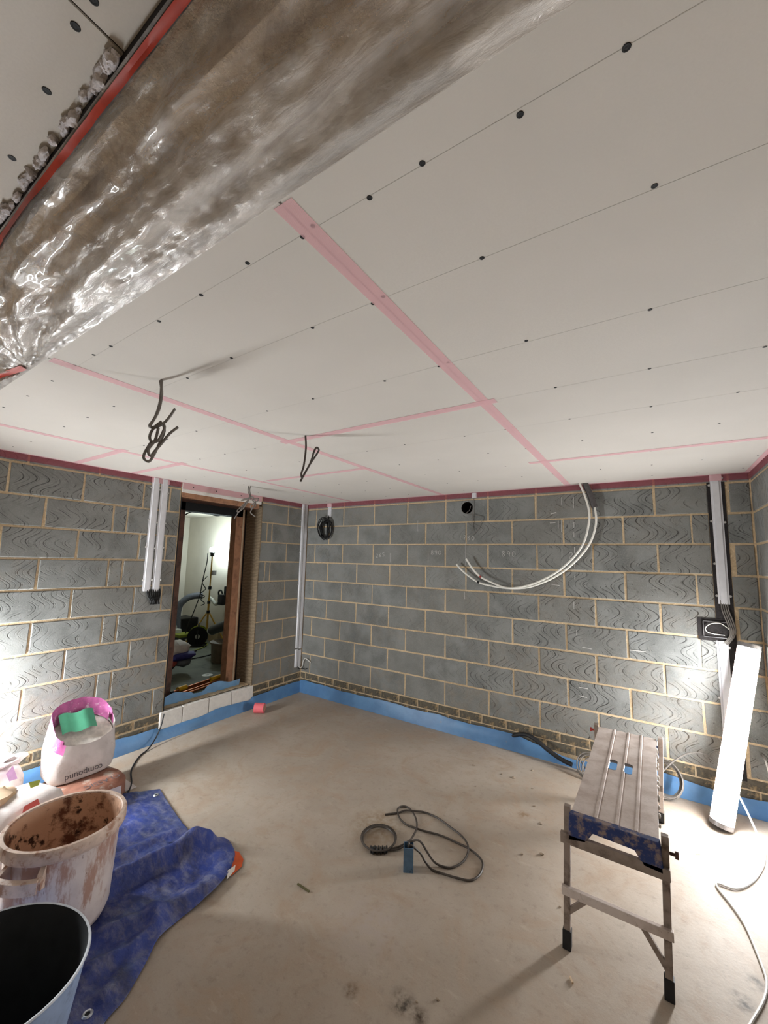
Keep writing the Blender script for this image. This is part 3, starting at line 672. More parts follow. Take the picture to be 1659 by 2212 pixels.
for (a, b), nm in zip(pl, (names[3], names[1], names[2], names[0])):
    d = (b-a).normalized(); o = thing('copper_pipe', nm, 'pipe', a, 'copper pipes across the doorway')
    MB().cyl(a, b, .011, n=12).build('pipe_tube', 'copper', o, True); MB().cyl(a-d*.012, a+d*.02, .0125, n=12).build('end_cap', 'black', o, True)
for (u0,v0,u1,v1) in ((384,1490,402,1484),(455,1468,482,1459)):
    a, b = F2(u0,v0,FB+.032), F2(u1,v1,FB+.032); o = MB().cyl(a, b, .026, n=12).build('yellow_wrap', 'yellow_tape', None, True)
    tag(o, 'yellow tape wrap round the %s end of the copper pipes' % ('left' if u0 < 400 else 'right'), 'tape wrap')

# ------------------------------------------------------------------ blue membrane upstand round the room
def membrane(name, label, base, top_h, n_out):
    P = []
    for k in range(8):
        q = k/7; row = []
        for i, b in enumerate(base):
            s = i*.03; h = top_h(i); off = .030 + .022*q*(1-q)*4*.5 + .014*noise.noise(Vector((s*2.3, q, n_out.x*5)))*q + (.02*(1-q)**3)
            row.append(Vector(b) + n_out*(off - .012*q) + Vector((0,0,h*q + .001)))
        P.append(row)
    o = MB().grid(P).build(name, 'membrane', None, smooth=True, fix=False); return tag(o, label, 'membrane')
wv = lambda i, sd: .118 + .020*noise.noise(Vector((i*.06, sd, 0))) + .010*noise.noise(Vector((i*.17, sd, 4)))
def hb(i):
    x = .02+i*.03; h = wv(i, 1)+.012
    if x > 2.66: h -= .07*min(1, (x-2.66)/.35)
    return max(.045, h) - .05*max(0, 1-x/.10)*0
membrane('blue_membrane', 'blue plastic damp-proof membrane turned up along the far wall', [(.02+i*.03, 0, 0) for i in range(108)], hb, Vector((0,-1,0)))
membrane('blue_membrane', 'short blue membrane strip at the far wall by the tube light', [(3.36+i*.03, 0, 0) for i in range(32)], lambda i: .115+.02*math.sin(i*.2), Vector((0,-1,0)))
def hl(i):
    y = -.02-i*.03; h = wv(i, 5)+.0
    if -1.75 < y < -.75: h -= .018+.012*math.sin(y*7)
    return max(.06, h)
membrane('blue_membrane', 'blue plastic membrane turned up along the left wall under the sill', [(0, -.02-i*.03, 0) for i in range(120)], hl, Vector((1,0,0)))
membrane('blue_membrane', 'blue membrane turned up along the right wall at the picture edge', [(XR, -.03-i*.03, 0) for i in range(60)], lambda i: .11+.03*math.sin(i*.3), Vector((-1,0,0)))

# ------------------------------------------------------------------ cable capping on the walls
def capping(label, side, a0, a1, z0, z1, nails=(), lean=0.0, group=None):
    W_ = {'L': lambda a, n, z: (n+.002, a+lean*(z-z1), z), 'B': lambda a, n, z: (a+lean*(z-z1), -n-.002, z)}[side]
    o = thing('cable_capping', label, 'cable capping', W_((a0+a1)/2, 0, z0), group)
    w = a1-a0; e = min(.011, w*.2)
    prof = [(a0,0),(a0,.002),(a0+e,.002),(a0+e+.003,.010),(a1-e-.003,.010),(a1-e,.002),(a1,.002),(a1,0)]
    n = len(prof); vs = [W_(a,b,z0) for a,b in prof]+[W_(a,b,z1) for a,b in prof]
    ch = MB().add(vs, [tuple(range(n)), tuple(range(2*n-1,n-1,-1))]+[(i,n+i,n+(i+1)%n,(i+1)%n) for i in range(n)]).build('channel', 'white_pvc', o)
    for a, z in nails:
        MB().cyl(W_(a, .0, z), W_(a, .005, z), .009, .0075, n=12).build('nail', 'nail', o, True)
    return o
N = lambda a, zs: [(a, z) for z in zs]
capping('left one of two white cable cappings left of the doorway', 'L', -1.985, -1.918, 1.305, H-.004, N(-1.987,(2.22,1.93,1.69,1.40))+N(-1.912,(2.21,1.91,1.68,1.40)))
capping('right one of two white cable cappings left of the doorway', 'L', -1.905, -1.838, 1.30, H-.004, N(-1.836,(2.19,1.91,1.69,1.40)))
MB().box(.0046, .0058, -1.99, -1.83, 2.268, H-.002).build('wall_tape', 'pink_tape', wall_left)
ce = thing('cable_tails', 'black cable ends sticking out below the white cappings', 'cable', (.02,-1.885,1.2))
for i in range(7):
    y = -1.945+.018*i; MB().tube([(.006,y,1.32),(.012,y+.004,1.27),(.02+.006*(i%3),-1.91+.011*i,1.215),(.024+.006*(i%2),-1.915+.013*i,1.19)], .0062, 7).build('cable_tail', 'black', ce, True, fix=False)
MB().box(.004,.028,-1.925,-1.845,1.235,1.25).build('cable_tie', 'black', ce, bevel=.003)
capping('left white capping strip running down the far left corner', 'L', -.116, -.064, .525, H-.004, N(-.118,(2.1,1.7,1.3,.9)))
capping('right white capping strip tight in the far left corner', 'L', -.058, -.006, .51, H-.004, N(-.061,(2.15,1.75,1.35,.95)))
capping('short left capping offcut at the foot of the corner strips', 'L', -.118, -.066, .295, .510, ())
capping('short right capping offcut at the foot of the corner strips', 'L', -.060, -.008, .285, .495, N(-.006,(.42,)))
wire('corner_cable', 'thin white cable looping out at the foot of the corner capping', 'cable', [(.014,-.05,.30),(.03,-.04,.283),(.045,-.02,.30),(.06,-.025,.36),(.09,-.03,.40),(.13,-.03,.395),(.175,-.012,.36)], .0045, 'pale_cable')
wire('corner_cable', 'thin black cable tail under the corner capping', 'cable', [(.012,-.07,.30),(.035,-.05,.27),(.06,-.03,.28),(.09,-.02,.27),(.12,-.012,.285)], .004, 'black')
capping('stubby white capping on the far wall above the black cable coil', 'B', .343, .402, 2.147, H-.004, N(.404,(2.17,)))
MB().box(.340, .405, -.0152, -.014, 2.268, H-.002).build('wall_tape', 'pink_tape', wall_back)
cc = thing('cable_coil', 'tangled coil of black cable hanging below the stubby capping', 'cable coil', (.37,-.03,1.87))
rg = random.Random(11)
MB().tube([(.365,-.008,2.16),(.366,-.02,2.10),(.37,-.03,1.98),(.37,-.03,1.9)], .009, 8).build('feed_cable', 'black', cc, True, fix=False)
for i in range(8):
    cx, cz = .355+rg.uniform(-.03,.04), 1.99+rg.uniform(-.02,.02); rx, rz, tl = rg.uniform(.05,.10), rg.uniform(.09,.13), rg.uniform(-.5,.3)
    pts = []
    for k in range(12):
        a = 2*PI*k/12; px, pz = rx*math.cos(a), rz*math.sin(a)
        pts.append((cx+px*math.cos(tl)-pz*math.sin(tl), -.03-.012*i*.5+.006*math.sin(a*2+i), cz+px*math.sin(tl)+pz*math.cos(tl)))
    MB().tube(pts, .0055, 7, 3, True).build('cable_loop', 'black', cc, True, fix=False)
# vent hole through the far wall
hole = MB().cyl((2.187,.3,2.168),(2.187,-.05,2.168), .061, n=28)
for o in vent_blocks:
    m2 = MB(); m2.v = [(x-o.location.x, y-o.location.y, z-o.location.z) for x,y,z in hole.v]; m2.f = hole.f
    o.data = o.data.copy(); o_loc = o.location.copy(); 
    c = hole.build('cutter', 'black'); md = o.modifiers.new('b','BOOLEAN'); md.object = c; md.operation = 'DIFFERENCE'; md.solver = 'FLOAT' if False else 'EXACT'
    bpy.context.view_layer.update(); me = bpy.data.meshes.new_from_object(o.evaluated_get(bpy.context.evaluated_depsgraph_get())); o.modifiers.clear(); o.data = me; bpy.data.objects.remove(c)
cut(wall_back, MB().cyl((2.187,.17,2.168),(2.187,-.05,2.168), .0605, n=28))
vd = thing('vent_duct', 'round black vent hole cored through the far wall', 'vent hole', (2.187,.0,2.168))
m = MB(); n = 28; vs = []
for y in (-.001, .165):
    for i in range(n): a = 2*PI*i/n; vs.append((2.187+.0598*math.cos(a), y, 2.168+.0598*math.sin(a)))
m.add(vs, [(i,(i+1)%n,n+(i+1)%n,n+i) for i in range(n)]+[tuple(range(n,2*n))]).build('duct_wall', 'black', vd, True)
capping('tiny white capping stub on the far wall beside the vent hole', 'B', 2.238, 2.286, 2.262, H-.004, ())
wire('draw_wire', 'thin grey wire hanging in a curl beside the vent hole', 'cable', [(2.262,-.008,2.27),(2.255,-.02,2.15),(2.245,-.02,2.0),(2.25,-.02,1.93)], .003, 'grey_cable')
wire('draw_wire', 'thin grey wire curl right of the vent hole', 'cable', [hit(u,v,1,-.02) for u,v in ((1017,1093),(1014,1102),(1009,1110))]+[hit(u,v,1,-.012) for u,v in ((1042,1116),(1040,1128),(1035,1140),(1028,1149),(1021,1155))][::1], .0022, 'grey_cable')

# right-hand chase with capping and recessed back box
MB().box(CH0, CH1, -.0005, .0035, .2, H).build('wall_chase', 'chase', wall_back)
capping('long white cable capping on the far wall near the right corner', 'B', 4.098, 4.162, 1.372, H-.004, N(4.092,(2.24,1.97,1.66,1.43))+N(4.168,(2.29,1.96,1.43)))
MB().box(4.096, 4.166, -.0152, -.014, 2.268, H-.002).build('wall_tape', 'pink_tape', wall_back)
capping('white cable capping below the back box behind the tube light', 'B', 4.070, 4.136, .25, 1.112, N(4.066,(1.08,.72))+N(4.140,(1.07,.70)), lean=.0)
bb = thing('socket_back_box', 'double metal back box in the far wall with a loose white wire', 'back box', (4.08,-.005,1.19))
x0, x1, z0, z1 = 4.0, 4.158, 1.132, 1.246
m = MB(); m.box(x0,x1,-.010,.002,z0,z0+.004); m.box(x0,x1,-.010,.002,z1-.004,z1); m.box(x0,x0+.004,-.010,.002,z0,z1); m.box(x1-.004,x1,-.010,.002,z0,z1); m.build('box_rim', 'galv', bb)
MB().box(x0+.003,x1-.003,-.003,.001,z0+.003,z1-.003).build('box_inside', 'chase', bb)
MB().box(x0-.03,x1+.025,-.0025,.002,z0-.025,z1+.02).build('box_surround', 'chase', bb)
MB().tube([(4.145,-.008,1.20),(4.10,-.012,1.235),(4.05,-.014,1.23),(4.015,-.014,1.20),(4.02,-.014,1.17),(4.06,-.012,1.158),(4.12,-.008,1.155)], .003, 7).build('loose_wire', 'pale_cable', bb, True, fix=False)
for i in range(4):
    wire('grey_cable', 'grey cable number %s from the left feeding the back box' % ('one','two','three','four')[i] if False else ('leftmost','second','third','rightmost')[i]+' grey cable dropping from the long capping past the back box', 'cable', [(4.112+.011*i,-.006,1.40),(4.115+.012*i,-.012,1.33),(4.135+.012*i,-.016,1.25),(4.15+.010*i,-.016,1.19),(4.14+.008*i,-.014,1.14),(4.10+.010*i,-.008,1.09)], .0042, 'grey_cable', 'cables by the back box')

# ------------------------------------------------------------------ white heating pipes looping from the ceiling
Z5 = lambda x, y: (960+x/4.608, 1040+y/4.608)
pa = [hit(*Z5(x,y),1,-.075) for x,y in ((1345,10),(1400,150),(1440,300),(1435,430),(1390,600),(1300,740),(1150,880),(1000,970),(850,1030),(700,1060),(600,1055),(480,1010),(360,950),(280,870),(215,770))]
pb = [hit(*Z5(x,y),1,-.05) for x,y in ((1400,5),(1450,130),(1495,260),(1510,400),(1480,540),(1420,660),(1320,780),(1180,900),(1020,990),(850,1050),(700,1065),(560,1055),(450,1035),(340,1005),(240,940),(170,880),(120,825))]
pa[0].z = H-.002; pb[0].z = H-.002
hp = thing('heating_pipe', 'white plastic pipe with a red band looping from the ceiling', 'pipe', pa[0]); MB().tube(pa, .0085, 10).build('pipe_run', 'white_pipe', hp, True, fix=False)
q1, q2 = hit(*Z5(366,955),1,-.075), hit(*Z5(350,944),1,-.075); MB().cyl(q1, q2, .0102, n=12).build('red_band', 'red_plastic', hp, True)
hp = thing('heating_pipe', 'white plastic pipe with black foam sleeve at the ceiling', 'pipe', pb[0]); MB().tube(pb, .0085, 10).build('pipe_run', 'white_pipe', hp, True, fix=False)
MB().tube(pb[:3], .024, 14).build('foam_sleeve', 'foam_sleeve', hp, True, fix=False)
q1, q2 = hit(*Z5(345,1008),1,-.05), hit(*Z5(327,1000),1,-.05); MB().cyl(q1, q2, .0105, n=12).build('black_band', 'black', hp, True)

# chalk writing on the far wall
DIG = {'0': [[(.5,1),(.1,.7),(.1,.3),(.5,0),(.9,.3),(.9,.7),(.5,1)]], '1': [[(.5,1),(.5,0)]], '2': [[(.1,.8),(.5,1),(.9,.75),(.5,.4),(.05,.0),(.95,.05)]],
       '6': [[(.8,1),(.3,.6),(.1,.25),(.5,0),(.9,.25),(.5,.5),(.15,.35)]], '7': [[(.05,.95),(.9,1),(.4,0)],[(.3,.5),(.8,.5)]], '8': [[(.5,.55),(.15,.8),(.5,1),(.85,.8),(.5,.55),(.1,.25),(.5,0),(.9,.25),(.5,.55)]],
       '9': [[(.85,.7),(.5,.45),(.15,.7),(.5,1),(.85,.75),(.8,.35),(.7,0)]], '5': [[(.9,1),(.2,1),(.15,.6),(.6,.6),(.85,.3),(.5,0),(.1,.1)]]}
def ribbon(pts, w, name='chalk_stroke', par=wall_back, mat='chalk', y=-.0032):
    pts = smooth_path([Vector((p[0], 0, p[1])) for p in pts], 4) if len(pts) > 2 else [Vector((p[0],0,p[1])) for p in pts]
    vs = []
    for i, p in enumerate(pts):
        d = pts[min(i+1,len(pts)-1)]-pts[max(i-1,0)]; nrm = Vector((-d.z,0,d.x)).normalized()*w/2
        vs += [(p.x+nrm.x, y, p.z+nrm.z), (p.x-nrm.x, y, p.z-nrm.z)]
    return MB().add(vs, [(2*i,2*i+1,2*i+3,2*i+2) for i in range(len(pts)-1)]).build(name, mat, par, fix=False)
def chalk(txt, u, v, h, w, gap, tilt=0):
    q = hit(u, v, 1, 0); 
    for i, ch in enumerate(txt):
        for st in DIG.get(ch, []):
            ribbon([(q.x+i*(w+gap)+a*w, q.z+b*h+tilt*i) for a, b in st], .0042)
chalk('890', 931, 1198, .045, .030, .013); chalk('890', 1084, 1202, .048, .032, .016); chalk('1780', 992, 1166, .042, .026, .018, -.002)
chalk('265', 812, 1204, .04, .03, .014, .006); chalk('2', 1229, 1206, .05, .034, .01)
for (u, v0, v1, w) in ((1213,1074,1090,.004),(1213,1124,1150,.005),(1214,1155,1175,.004),(1214,1182,1205,.004),(1214,1210,1232,.004),(1239,1074,1098,.005),(1240,1128,1140,.005),(1240,1150,1160,.005),(1241,1182,1195,.005),(1241,1218,1226,.005),(1242,1243,1252,.006),(903,1125,1148,.004),(925,1196,1215,.005),(1006,1170,1222,.0035),(1004,1278,1294,.004),(843,1195,1215,.004),(1246,1360,1372,.005),(1240,1300,1315,.004),(1206,1125,1142,.006)):
    a, b = hit(u, v0, 1, 0), hit(u, v1, 1, 0); ribbon([(a.x,a.z),(b.x,b.z)], w)
for (u0,v0,u1,v1,w) in ((1250,1484,1271,1488,.006),(1250,1502,1268,1507,.006),(1258,1398,1278,1402,.005),(1188,1130,1200,1129,.006),(1190,1110,1202,1107,.010),(1360,1404,1395,1408,.007),(1190,1262,1209,1265,.008)):
    a, b = hit(u0, v0, 1, 0), hit(u1, v1, 1, 0); ribbon([(a.x,a.z),(b.x,b.z)], w)
a, b = hit(1040,1236,1,0), hit(1205,1262,1,0); ribbon([(a.x,a.z),(b.x,b.z)], .10, 'chalk_smear', wall_back, 'chalk_smear')
a, b = hit(215,1195,0,0), hit(262,1150,0,0)
for (u0,v0,u1,v1) in ((236,1190,242,1160),(243,1178,252,1160),(195,1262,222,1215),(224,1212,232,1195)):
    a, b = hit(u0,v0,0,0), hit(u1,v1,0,0); d = (b-a); nn = Vector((0,-d.z,d.y)).normalized()*.008
    MB().add([(.0032,)+tuple((a+nn).yz),(.0032,)+tuple((a-nn).yz),(.0032,)+tuple((b-nn).yz),(.0032,)+tuple((b+nn).yz)], [(0,1,2,3)]).build('chalk_smear', 'chalk_smear', wall_left, fix=False)

# ------------------------------------------------------------------ cables hanging from the ceiling
Z3 = lambda x, y: (280+x/3.456, 780+y/3.456)
c1 = Vector((2.10, -3.017, H))
def hang(paths, c, r, mat, name, label, zoom, anchor=True):
    o = thing(name, label, 'cable', c)
    for i, pth in enumerate(paths):
        pts = [hitp(*zoom(x, y), (c.x+.012*math.sin(i*2+k), c.y+.012*math.cos(i*1.7+k), 0)) for k, (x, y) in enumerate(pth)]
        if anchor and i < 2: pts[0].z = H-.001
        MB().tube(pts, r, 8).build('cable_strand', mat, o, True, fix=False)
    return o
hang([[(230,140),(240,250),(215,370),(160,470),(155,490),(185,500),(270,450),(340,355)], [(240,140),(228,300),(190,420),(150,480),(170,495),(240,470),(260,500),(215,590),(165,600),(150,560),(180,500),(240,450)],
      [(240,460),(260,520),(220,620),(170,720),(140,750),(108,730),(110,690),(150,620),(165,600)], [(215,500),(190,590),(140,660),(155,710),(190,670),(250,600),(300,540),(362,492)]], c1, .0052, 'grey_cable', 'hanging_cable', 'large knotted bundle of grey cable hanging from the ceiling', Z3)
hang([[(1313,548),(1316,650),(1300,780),(1282,840),(1290,868),(1340,780),(1400,690),(1412,662),(1395,645),(1375,680),(1350,760),(1300,850),(1275,900)]], Vector((2.105,-2.208,H)), .0055, 'dark_cable', 'hanging_cable', 'single looped cable dangling from the taped ceiling joint', Z3)
Z8 = lambda x, y: (480+x/13.825, 1030+y/13.825)
hang([[(795,235),(770,420),(820,600),(700,650),(570,700),(640,700),(800,640)], [(850,240),(820,400),(840,580),(720,780),(560,960),(360,1250)], [(850,620),(700,760),(560,900),(450,1010),(480,1050),(600,970),(700,850),(800,680)],
      [(830,600),(880,590),(940,630),(900,690),(960,660),(1050,660),(1080,700),(990,760),(880,830),(845,860),(860,920),(900,940),(1000,860),(990,740),(960,680)], [(900,700),(960,780),(900,940),(850,1040),(870,1100),(990,1190)], [(840,630),(880,640),(900,600),(860,580),(820,620),(860,680)]],
     Vector((.443,-1.276,H)), .0052, 'grey_cable', 'hanging_cable', 'grey cable bundle hanging in front of the doorway post', Z8)

# ------------------------------------------------------------------ tube lights
def tube_light(label, a, b, r, glow, cap='galv', name='tube_light', front=None):
    a, b = Vector(a), Vector(b); d = (b-a).normalized(); o = thing(name, label, 'tube light', (a.x, a.y, 0))
    MB().cyl(a, a+d*.028, r*1.06, n=28).build('base_cap', cap, o, True)
    if front:
        MB().arc(a+d*.028, b-d*.028, r, front, -1.60, 1.60).build('glowing_tube', glow, o, True)
        MB().arc(a+d*.028, b-d*.028, r*1.04, front, 1.58, 2*PI-1.58).build('tube_housing', 'housing', o, True)
    else: MB().cyl(a+d*.028, b-d*.028, r, n=28, caps=False).build('glowing_tube', glow, o, True)
    MB().cyl(b-d*.028, b, r*1.06, n=28).build('top_cap', cap, o, True); return o
tube_light('glaring white tube light leaning in the far right corner', (4.00,-.305,.012), (4.235,-.11,1.125), .058, 'tube_glow', front=(-.20,-.98,0))
tube_light('second tube light leaning on the left wall', (.20,-3.28,.012), (.07,-3.26,1.14), .052, 'tube2_glow', front=(.45,.89,0))
fl = lambda u, v, z=.006: hit(u, v, 2, z)
wire('light_flex', 'white flex trailing from the tube light across the floor', 'cable', [hit(1600,1660,1,-.22), hit(1590,1690,1,-.26), hit(1590,1705,1,-.30), hit(1615,1755,1,-.34), hit(1640,1810,1,-.40), fl(1652,1840), fl(1648,1872), fl(1625,1905), fl(1590,1920), fl(1550,1908), fl(1552,1920), fl(1580,1955), fl(1610,2000), fl(1640,2070), fl(1656,2120), fl(1650,2160), fl(1625,2205), fl(1610,2230)], .0050, 'pale_cable')
# coils behind the step
rg = random.Random(5)
def floor_coil(label, cx, cy, cz, rad, loops, seed, tail=None, mat='grey_cable'):
    o = thing('cable_coil', label, 'cable coil', (cx, cy, 0)); rg = random.Random(seed)
    for i in range(loops):
        rr = rad*rg.uniform(.82,1.05); pts = []
        ox, oz = rg.uniform(-.02,.02), rg.uniform(-.015,.02)
        for k in range(14):
            a = 2*PI*k/14; pts.append((cx+ox+rr*math.cos(a), cy-.10*(1-math.sin(a))*.5-.004*i, max(.006, cz+oz+rr*math.sin(a)*.95)))
        MB().tube(pts, .0042, 7, 3, True).build('cable_loop', mat, o, True, fix=False)
    if tail: MB().tube(tail, .0055, 7).build('cable_tail', mat, o, True, fix=False)
floor_coil('grey cable coil leaning on the far wall right of the step platform', 3.70, -.05, .125, .12, 5, 3, [hit(1425,1675,1,-.1),hit(1450,1648,1,-.08),hit(1485,1628,1,-.05),hit(1515,1627,1,-.03),hit(1540,1638,1,-.02)])
floor_coil('loose grey cable coil on the floor left of the step platform', 3.24, -.09, .085, .075, 5, 8, [hit(1262,1690,1,-.12),hit(1250,1672,1,-.1),hit(1247,1640,1,-.08),hit(1262,1655,1,-.1),hit(1275,1680,1,-.12)])
cq = hit(1662,1655,0,4.285)
wire('cable_loop', 'pale grey cable bowed out from the right wall at the picture edge', 'cable', [Vector((XR-.004,cq.y-.02,.42)), hit(1640,1622,0,4.27), hit(1652,1640,0,4.265), hit(1660,1665,0,4.27), hit(1668,1700,0,4.28), Vector((XR-.05,cq.y-.16,.012))], .0055, 'grey_cable')
wire('conduit_hose', 'black corrugated hose rising over the blue membrane at the far wall', 'hose', [hit(u,v,1,y) for u,v,y in ((1108,1590,-.012),(1122,1586,-.03),(1140,1588,-.055),(1160,1600,-.075),(1185,1621,-.085),(1212,1640,-.09),(1236,1652,-.10))], .017, 'rubber', n=12)
wire('thin_lead', 'thin black lead trailing from the sill to the sacks', 'cable', [(.045,-1.72,.23),(.065,-1.75,.14),(.085,-1.80,.06),(.13,-1.88,.012),fl(303,1632),fl(290,1650),fl(283,1668),fl(284,1690),fl(280,1705),fl(268,1725)], .0055, 'rubber')

# ------------------------------------------------------------------ floor cable and conduit stub
Z7 = lambda x, y: (740+x/5.184, 1720+y/5.184)
F7 = lambda x, y, z=.007: hit(*Z7(x, y), 2, z)
sb = Vector(hit(882,1878,2,0)); 
st = thing('conduit_stub', 'short blue rectangular duct stub standing up from the floor', 'conduit', (sb.x, sb.y, 0))
m = MB(); w, d, tk, hs = .026, .026, .003, .118
ang = .5; R2 = Matrix.Rotation(ang, 3, 'Z')
def rb(x0,x1,y0,y1,z0,z1):
    q = MB().box(x0,x1,y0,y1,z0,z1); return [tuple(R2 @ Vector(v) + Vector((sb.x,sb.y,0))) for v in q.v], q.f
for a in ((-w,w,-d,-d+tk,0,hs),(-w,w,d-tk,d,0,hs),(-w,-w+tk,-d+tk,d-tk,0,hs),(w-tk,w,-d+tk,d-tk,0,hs)): m.add(*rb(*a))
m.build('duct_wall', 'stub_blue', st); MB().add(*rb(-w+tk,w-tk,-d+tk,d-tk,0,hs*.6)).build('duct_fill', 'black', st)
top = Vector((sb.x, sb.y, hs))
lc = [top+Vector((0,0,-.03)), top+Vector((0,.005,.01)), F7(780,460,.06), F7(822,380,.02), F7(832,300), F7(800,200,.012), F7(740,130), F7(680,112), F7(625,130), F7(615,180), F7(650,260), F7(720,320), F7(800,350), F7(900,385), F7(1100,440), F7(1300,530), F7(1420,590), F7(1530,680), F7(1570,760), F7(1540,870), F7(1440,940), F7(1300,920), F7(1100,860), F7(1000,820), F7(930,740,.03), F7(880,650,.07), F7(830,600,.10), top+Vector((.012,0,.004)), top+Vector((.008,0,-.03))]
wire('floor_cable', 'dark cable making the widest loop out of the blue floor stub', 'cable', lc, .0055, 'dark_cable', sub=6)
lc = [F7(475,205), F7(620,185), F7(700,160,.012), F7(800,165,.018), F7(920,180), F7(1070,245), F7(1200,340), F7(1330,440), F7(1400,540,.016), F7(1400,640), F7(1340,740), F7(1220,800), F7(1100,780), F7(1020,730,.02), F7(950,630,.05), F7(890,530,.09), F7(840,490,.12), F7(790,500,.13), top+Vector((-.004,.008,.006)), top+Vector((-.004,.004,-.03))]
wire('floor_cable', 'dark cable with its cut end lying above the small coil', 'cable', lc, .0055, 'dark_cable', sub=6)
co = thing('tied_coil', 'small ring of dark cable bound with its own tail', 'cable coil', F7(405,470,0))
for i in range(3):
    pts = []
    for k in range(14):
        a = 2*PI*k/14; pts.append(F7(405+(195-6*i)*math.cos(a), 465+(148-5*i)*math.sin(a)+6*i, .007+.008*i))
    MB().tube(pts, .0052, 7, 3, True).build('cable_ring', 'dark_cable', co, True, fix=False)
for i in range(9):
    p_ = F7(318+22*i, 598+ (8 if i % 2 else -4), .014); dx = Vector((.8,.6,0)); pr = Vector((-.6,.8,0))
    pts = [p_+pr*(.016*math.cos(a))+Vector((0,0,.013*math.sin(a))) for a in [2*PI*k/8 for k in range(8)]]
    MB().tube(pts, .0046, 6, 2, True).build('binding_turn', 'rubber', co, True, fix=False)
MB().tube([F7(470,600,.014),F7(560,600,.01),F7(640,585,.012),F7(700,550,.03),top+Vector((-.01,.01,-.01))], .0052, 7).build('cable_tail', 'dark_cable', co, True, fix=False)
MB().tube([F7(520,592,.012),F7(600,575,.012),F7(680,540,.025),F7(740,500,.05)], .0052, 7).build('cable_tail', 'dark_cable', co, True, fix=False)

# pink roll of scrim tape
q = Vector(fl(560,1540,0)); r = .05; axv = Vector((-.50,.86,0)).normalized(); axv = Vector((.83,.55,0)).normalized()
pr = thing('tape_roll', 'roll of pink scrim tape lying on the floor near the doorway', 'tape roll', q)
c = q+Vector((0,0,r)); c0, c1_ = c-axv*.05, c+axv*.05
m = MB(); n = 28; b2 = Vector((-axv.y,axv.x,0)); vs = []
for p_, rr in ((c0,.034),(c0,r),(c1_,r),(c1_,.034)):
    for i in range(n): a = 2*PI*i/n; vs.append(p_+b2*(rr*math.cos(a))+Vector((0,0,rr*math.sin(a))))
m.add(vs, [(k*n+i,k*n+(i+1)%n,((k+1)%4)*n+(i+1)%n,((k+1)%4)*n+i) for k in range(4) for i in range(n)]).build('tape_winding', 'salmon', pr, True)
m = MB(); vs = []
for p_, rr in ((c0,.030),(c0,.0338),(c1_,.0338),(c1_,.030)):
    for i in range(n): a = 2*PI*i/n; vs.append(p_+b2*(rr*math.cos(a))+Vector((0,0,rr*math.sin(a))))
m.add(vs, [(k*n+i,k*n+(i+1)%n,((k+1)%4)*n+(i+1)%n,((k+1)%4)*n+i) for k in range(4) for i in range(n)]).build('cardboard_core', 'card', pr, True)

# ------------------------------------------------------------------ folding step platform
X0, X1, YN, YFR, ZD = 3.362, 3.680, -1.742, -.600, .548
sp = thing('step_platform', 'dusty aluminium folding step platform with dark blue end cap', 'step platform', ((X0+X1)/2, (YN+YFR)/2, 0))
w = X1-X0; prof = [(X0, ZD-.034)]
prof += [(X0, ZD)]
for fx in (.30, .545, .765):
    gx = X0+w*fx; prof += [(gx-.011, ZD), (gx-.006, ZD+.005), (gx+.003, ZD+.005), (gx+.006, ZD-.004), (gx+.011, ZD)]
prof += [(X1, ZD), (X1, ZD-.034), (X1-.004, ZD-.034), (X1-.004, ZD-.006), (X0+.004, ZD-.006), (X0+.004, ZD-.034)]
deck = MB().prism(prof, lambda a,b,t: (a,t,b), YN+.012, YFR).build('deck', 'alloy', sp)
def slot(cx, cy):
    poly = [(cx+.020*math.cos(a)+0, cy+(.045 if math.sin(a) >= 0 else -.045)+.020*math.sin(a)) for a in [2*PI*k/24+.001 for k in range(24)]]
    return MB().prism(poly, lambda a,b,t: (a,b,t), ZD-.05, ZD+.05)
for uv in ((1324,1652),(1357,1661)):
    q = hit(uv[0], uv[1], 2, ZD); ct = slot(q.x, q.y); o = wloc(sp)
    ct.v = [(x-0, y-0, z) for x,y,z in ct.v]; cut(deck, ct)
for uv in ((1324,1652),(1357,1661)):
    q = hit(uv[0], uv[1], 2, ZD); m = MB(); vs = []
    for z in (ZD+.001, ZD-.014):
        for k in range(24):
            a = 2*PI*k/24+.001; vs.append((q.x+.0198*math.cos(a), q.y+(.045 if math.sin(a)>=0 else -.045)+.0198*math.sin(a), z))
    m.add(vs, [(i,(i+1)%24,24+(i+1)%24,24+i) for i in range(24)]).build('slot_lip', 'galv', sp, True)
# blue end cap with an arched hand hold
zt, zl = ZD+.004, ZD-.105
arch = [(X0-.006,zt),(X1+.004,zt),(X1+.012,zl),(X1-.055,zl+.006),(X1-.085,zl+.052),(X0+.085,zl+.058),(X0+.055,zl+.012),(X0-.012,zl)]
MB().prism(arch, lambda a,b,t: (a,t,b), YN-.022, YN+.014).build('end_cap', 'blue_cap', sp, bevel=.004)
MB().prism([(a, min(b, ZD-.008)) for a, b in arch], lambda a,b,t: (a,t,b), YFR-.01, YFR+.018).build('end_cap', 'blue_cap', sp, bevel=.004)
LX0, LX1 = 3.338, 3.700
YL = YN+.006
def leg(p0, p1, mat='alloy_dark'):
    p0, p1 = Vector(p0), Vector(p1); d = (p1-p0).normalized()
    l = MB().bar(p0+d*.05, p1, .026, .026, (0,1,0)).build('leg', mat, sp, bevel=.002)
    MB().bar(p0, p0+d*.075, .034, .034, (0,1,0)).build('rubber_foot', 'rubber', l, bevel=.003)
leg((3.330,YL,.0),(3.346,YL,ZD+.022)); leg((3.688,YL,.0),(3.700,YL,ZD+.028))
leg((3.335,-.46,.0),(3.346,-.605,ZD+.015)); leg((3.684,-.46,.0),(3.704,-.605,ZD+.015), 'alloy')
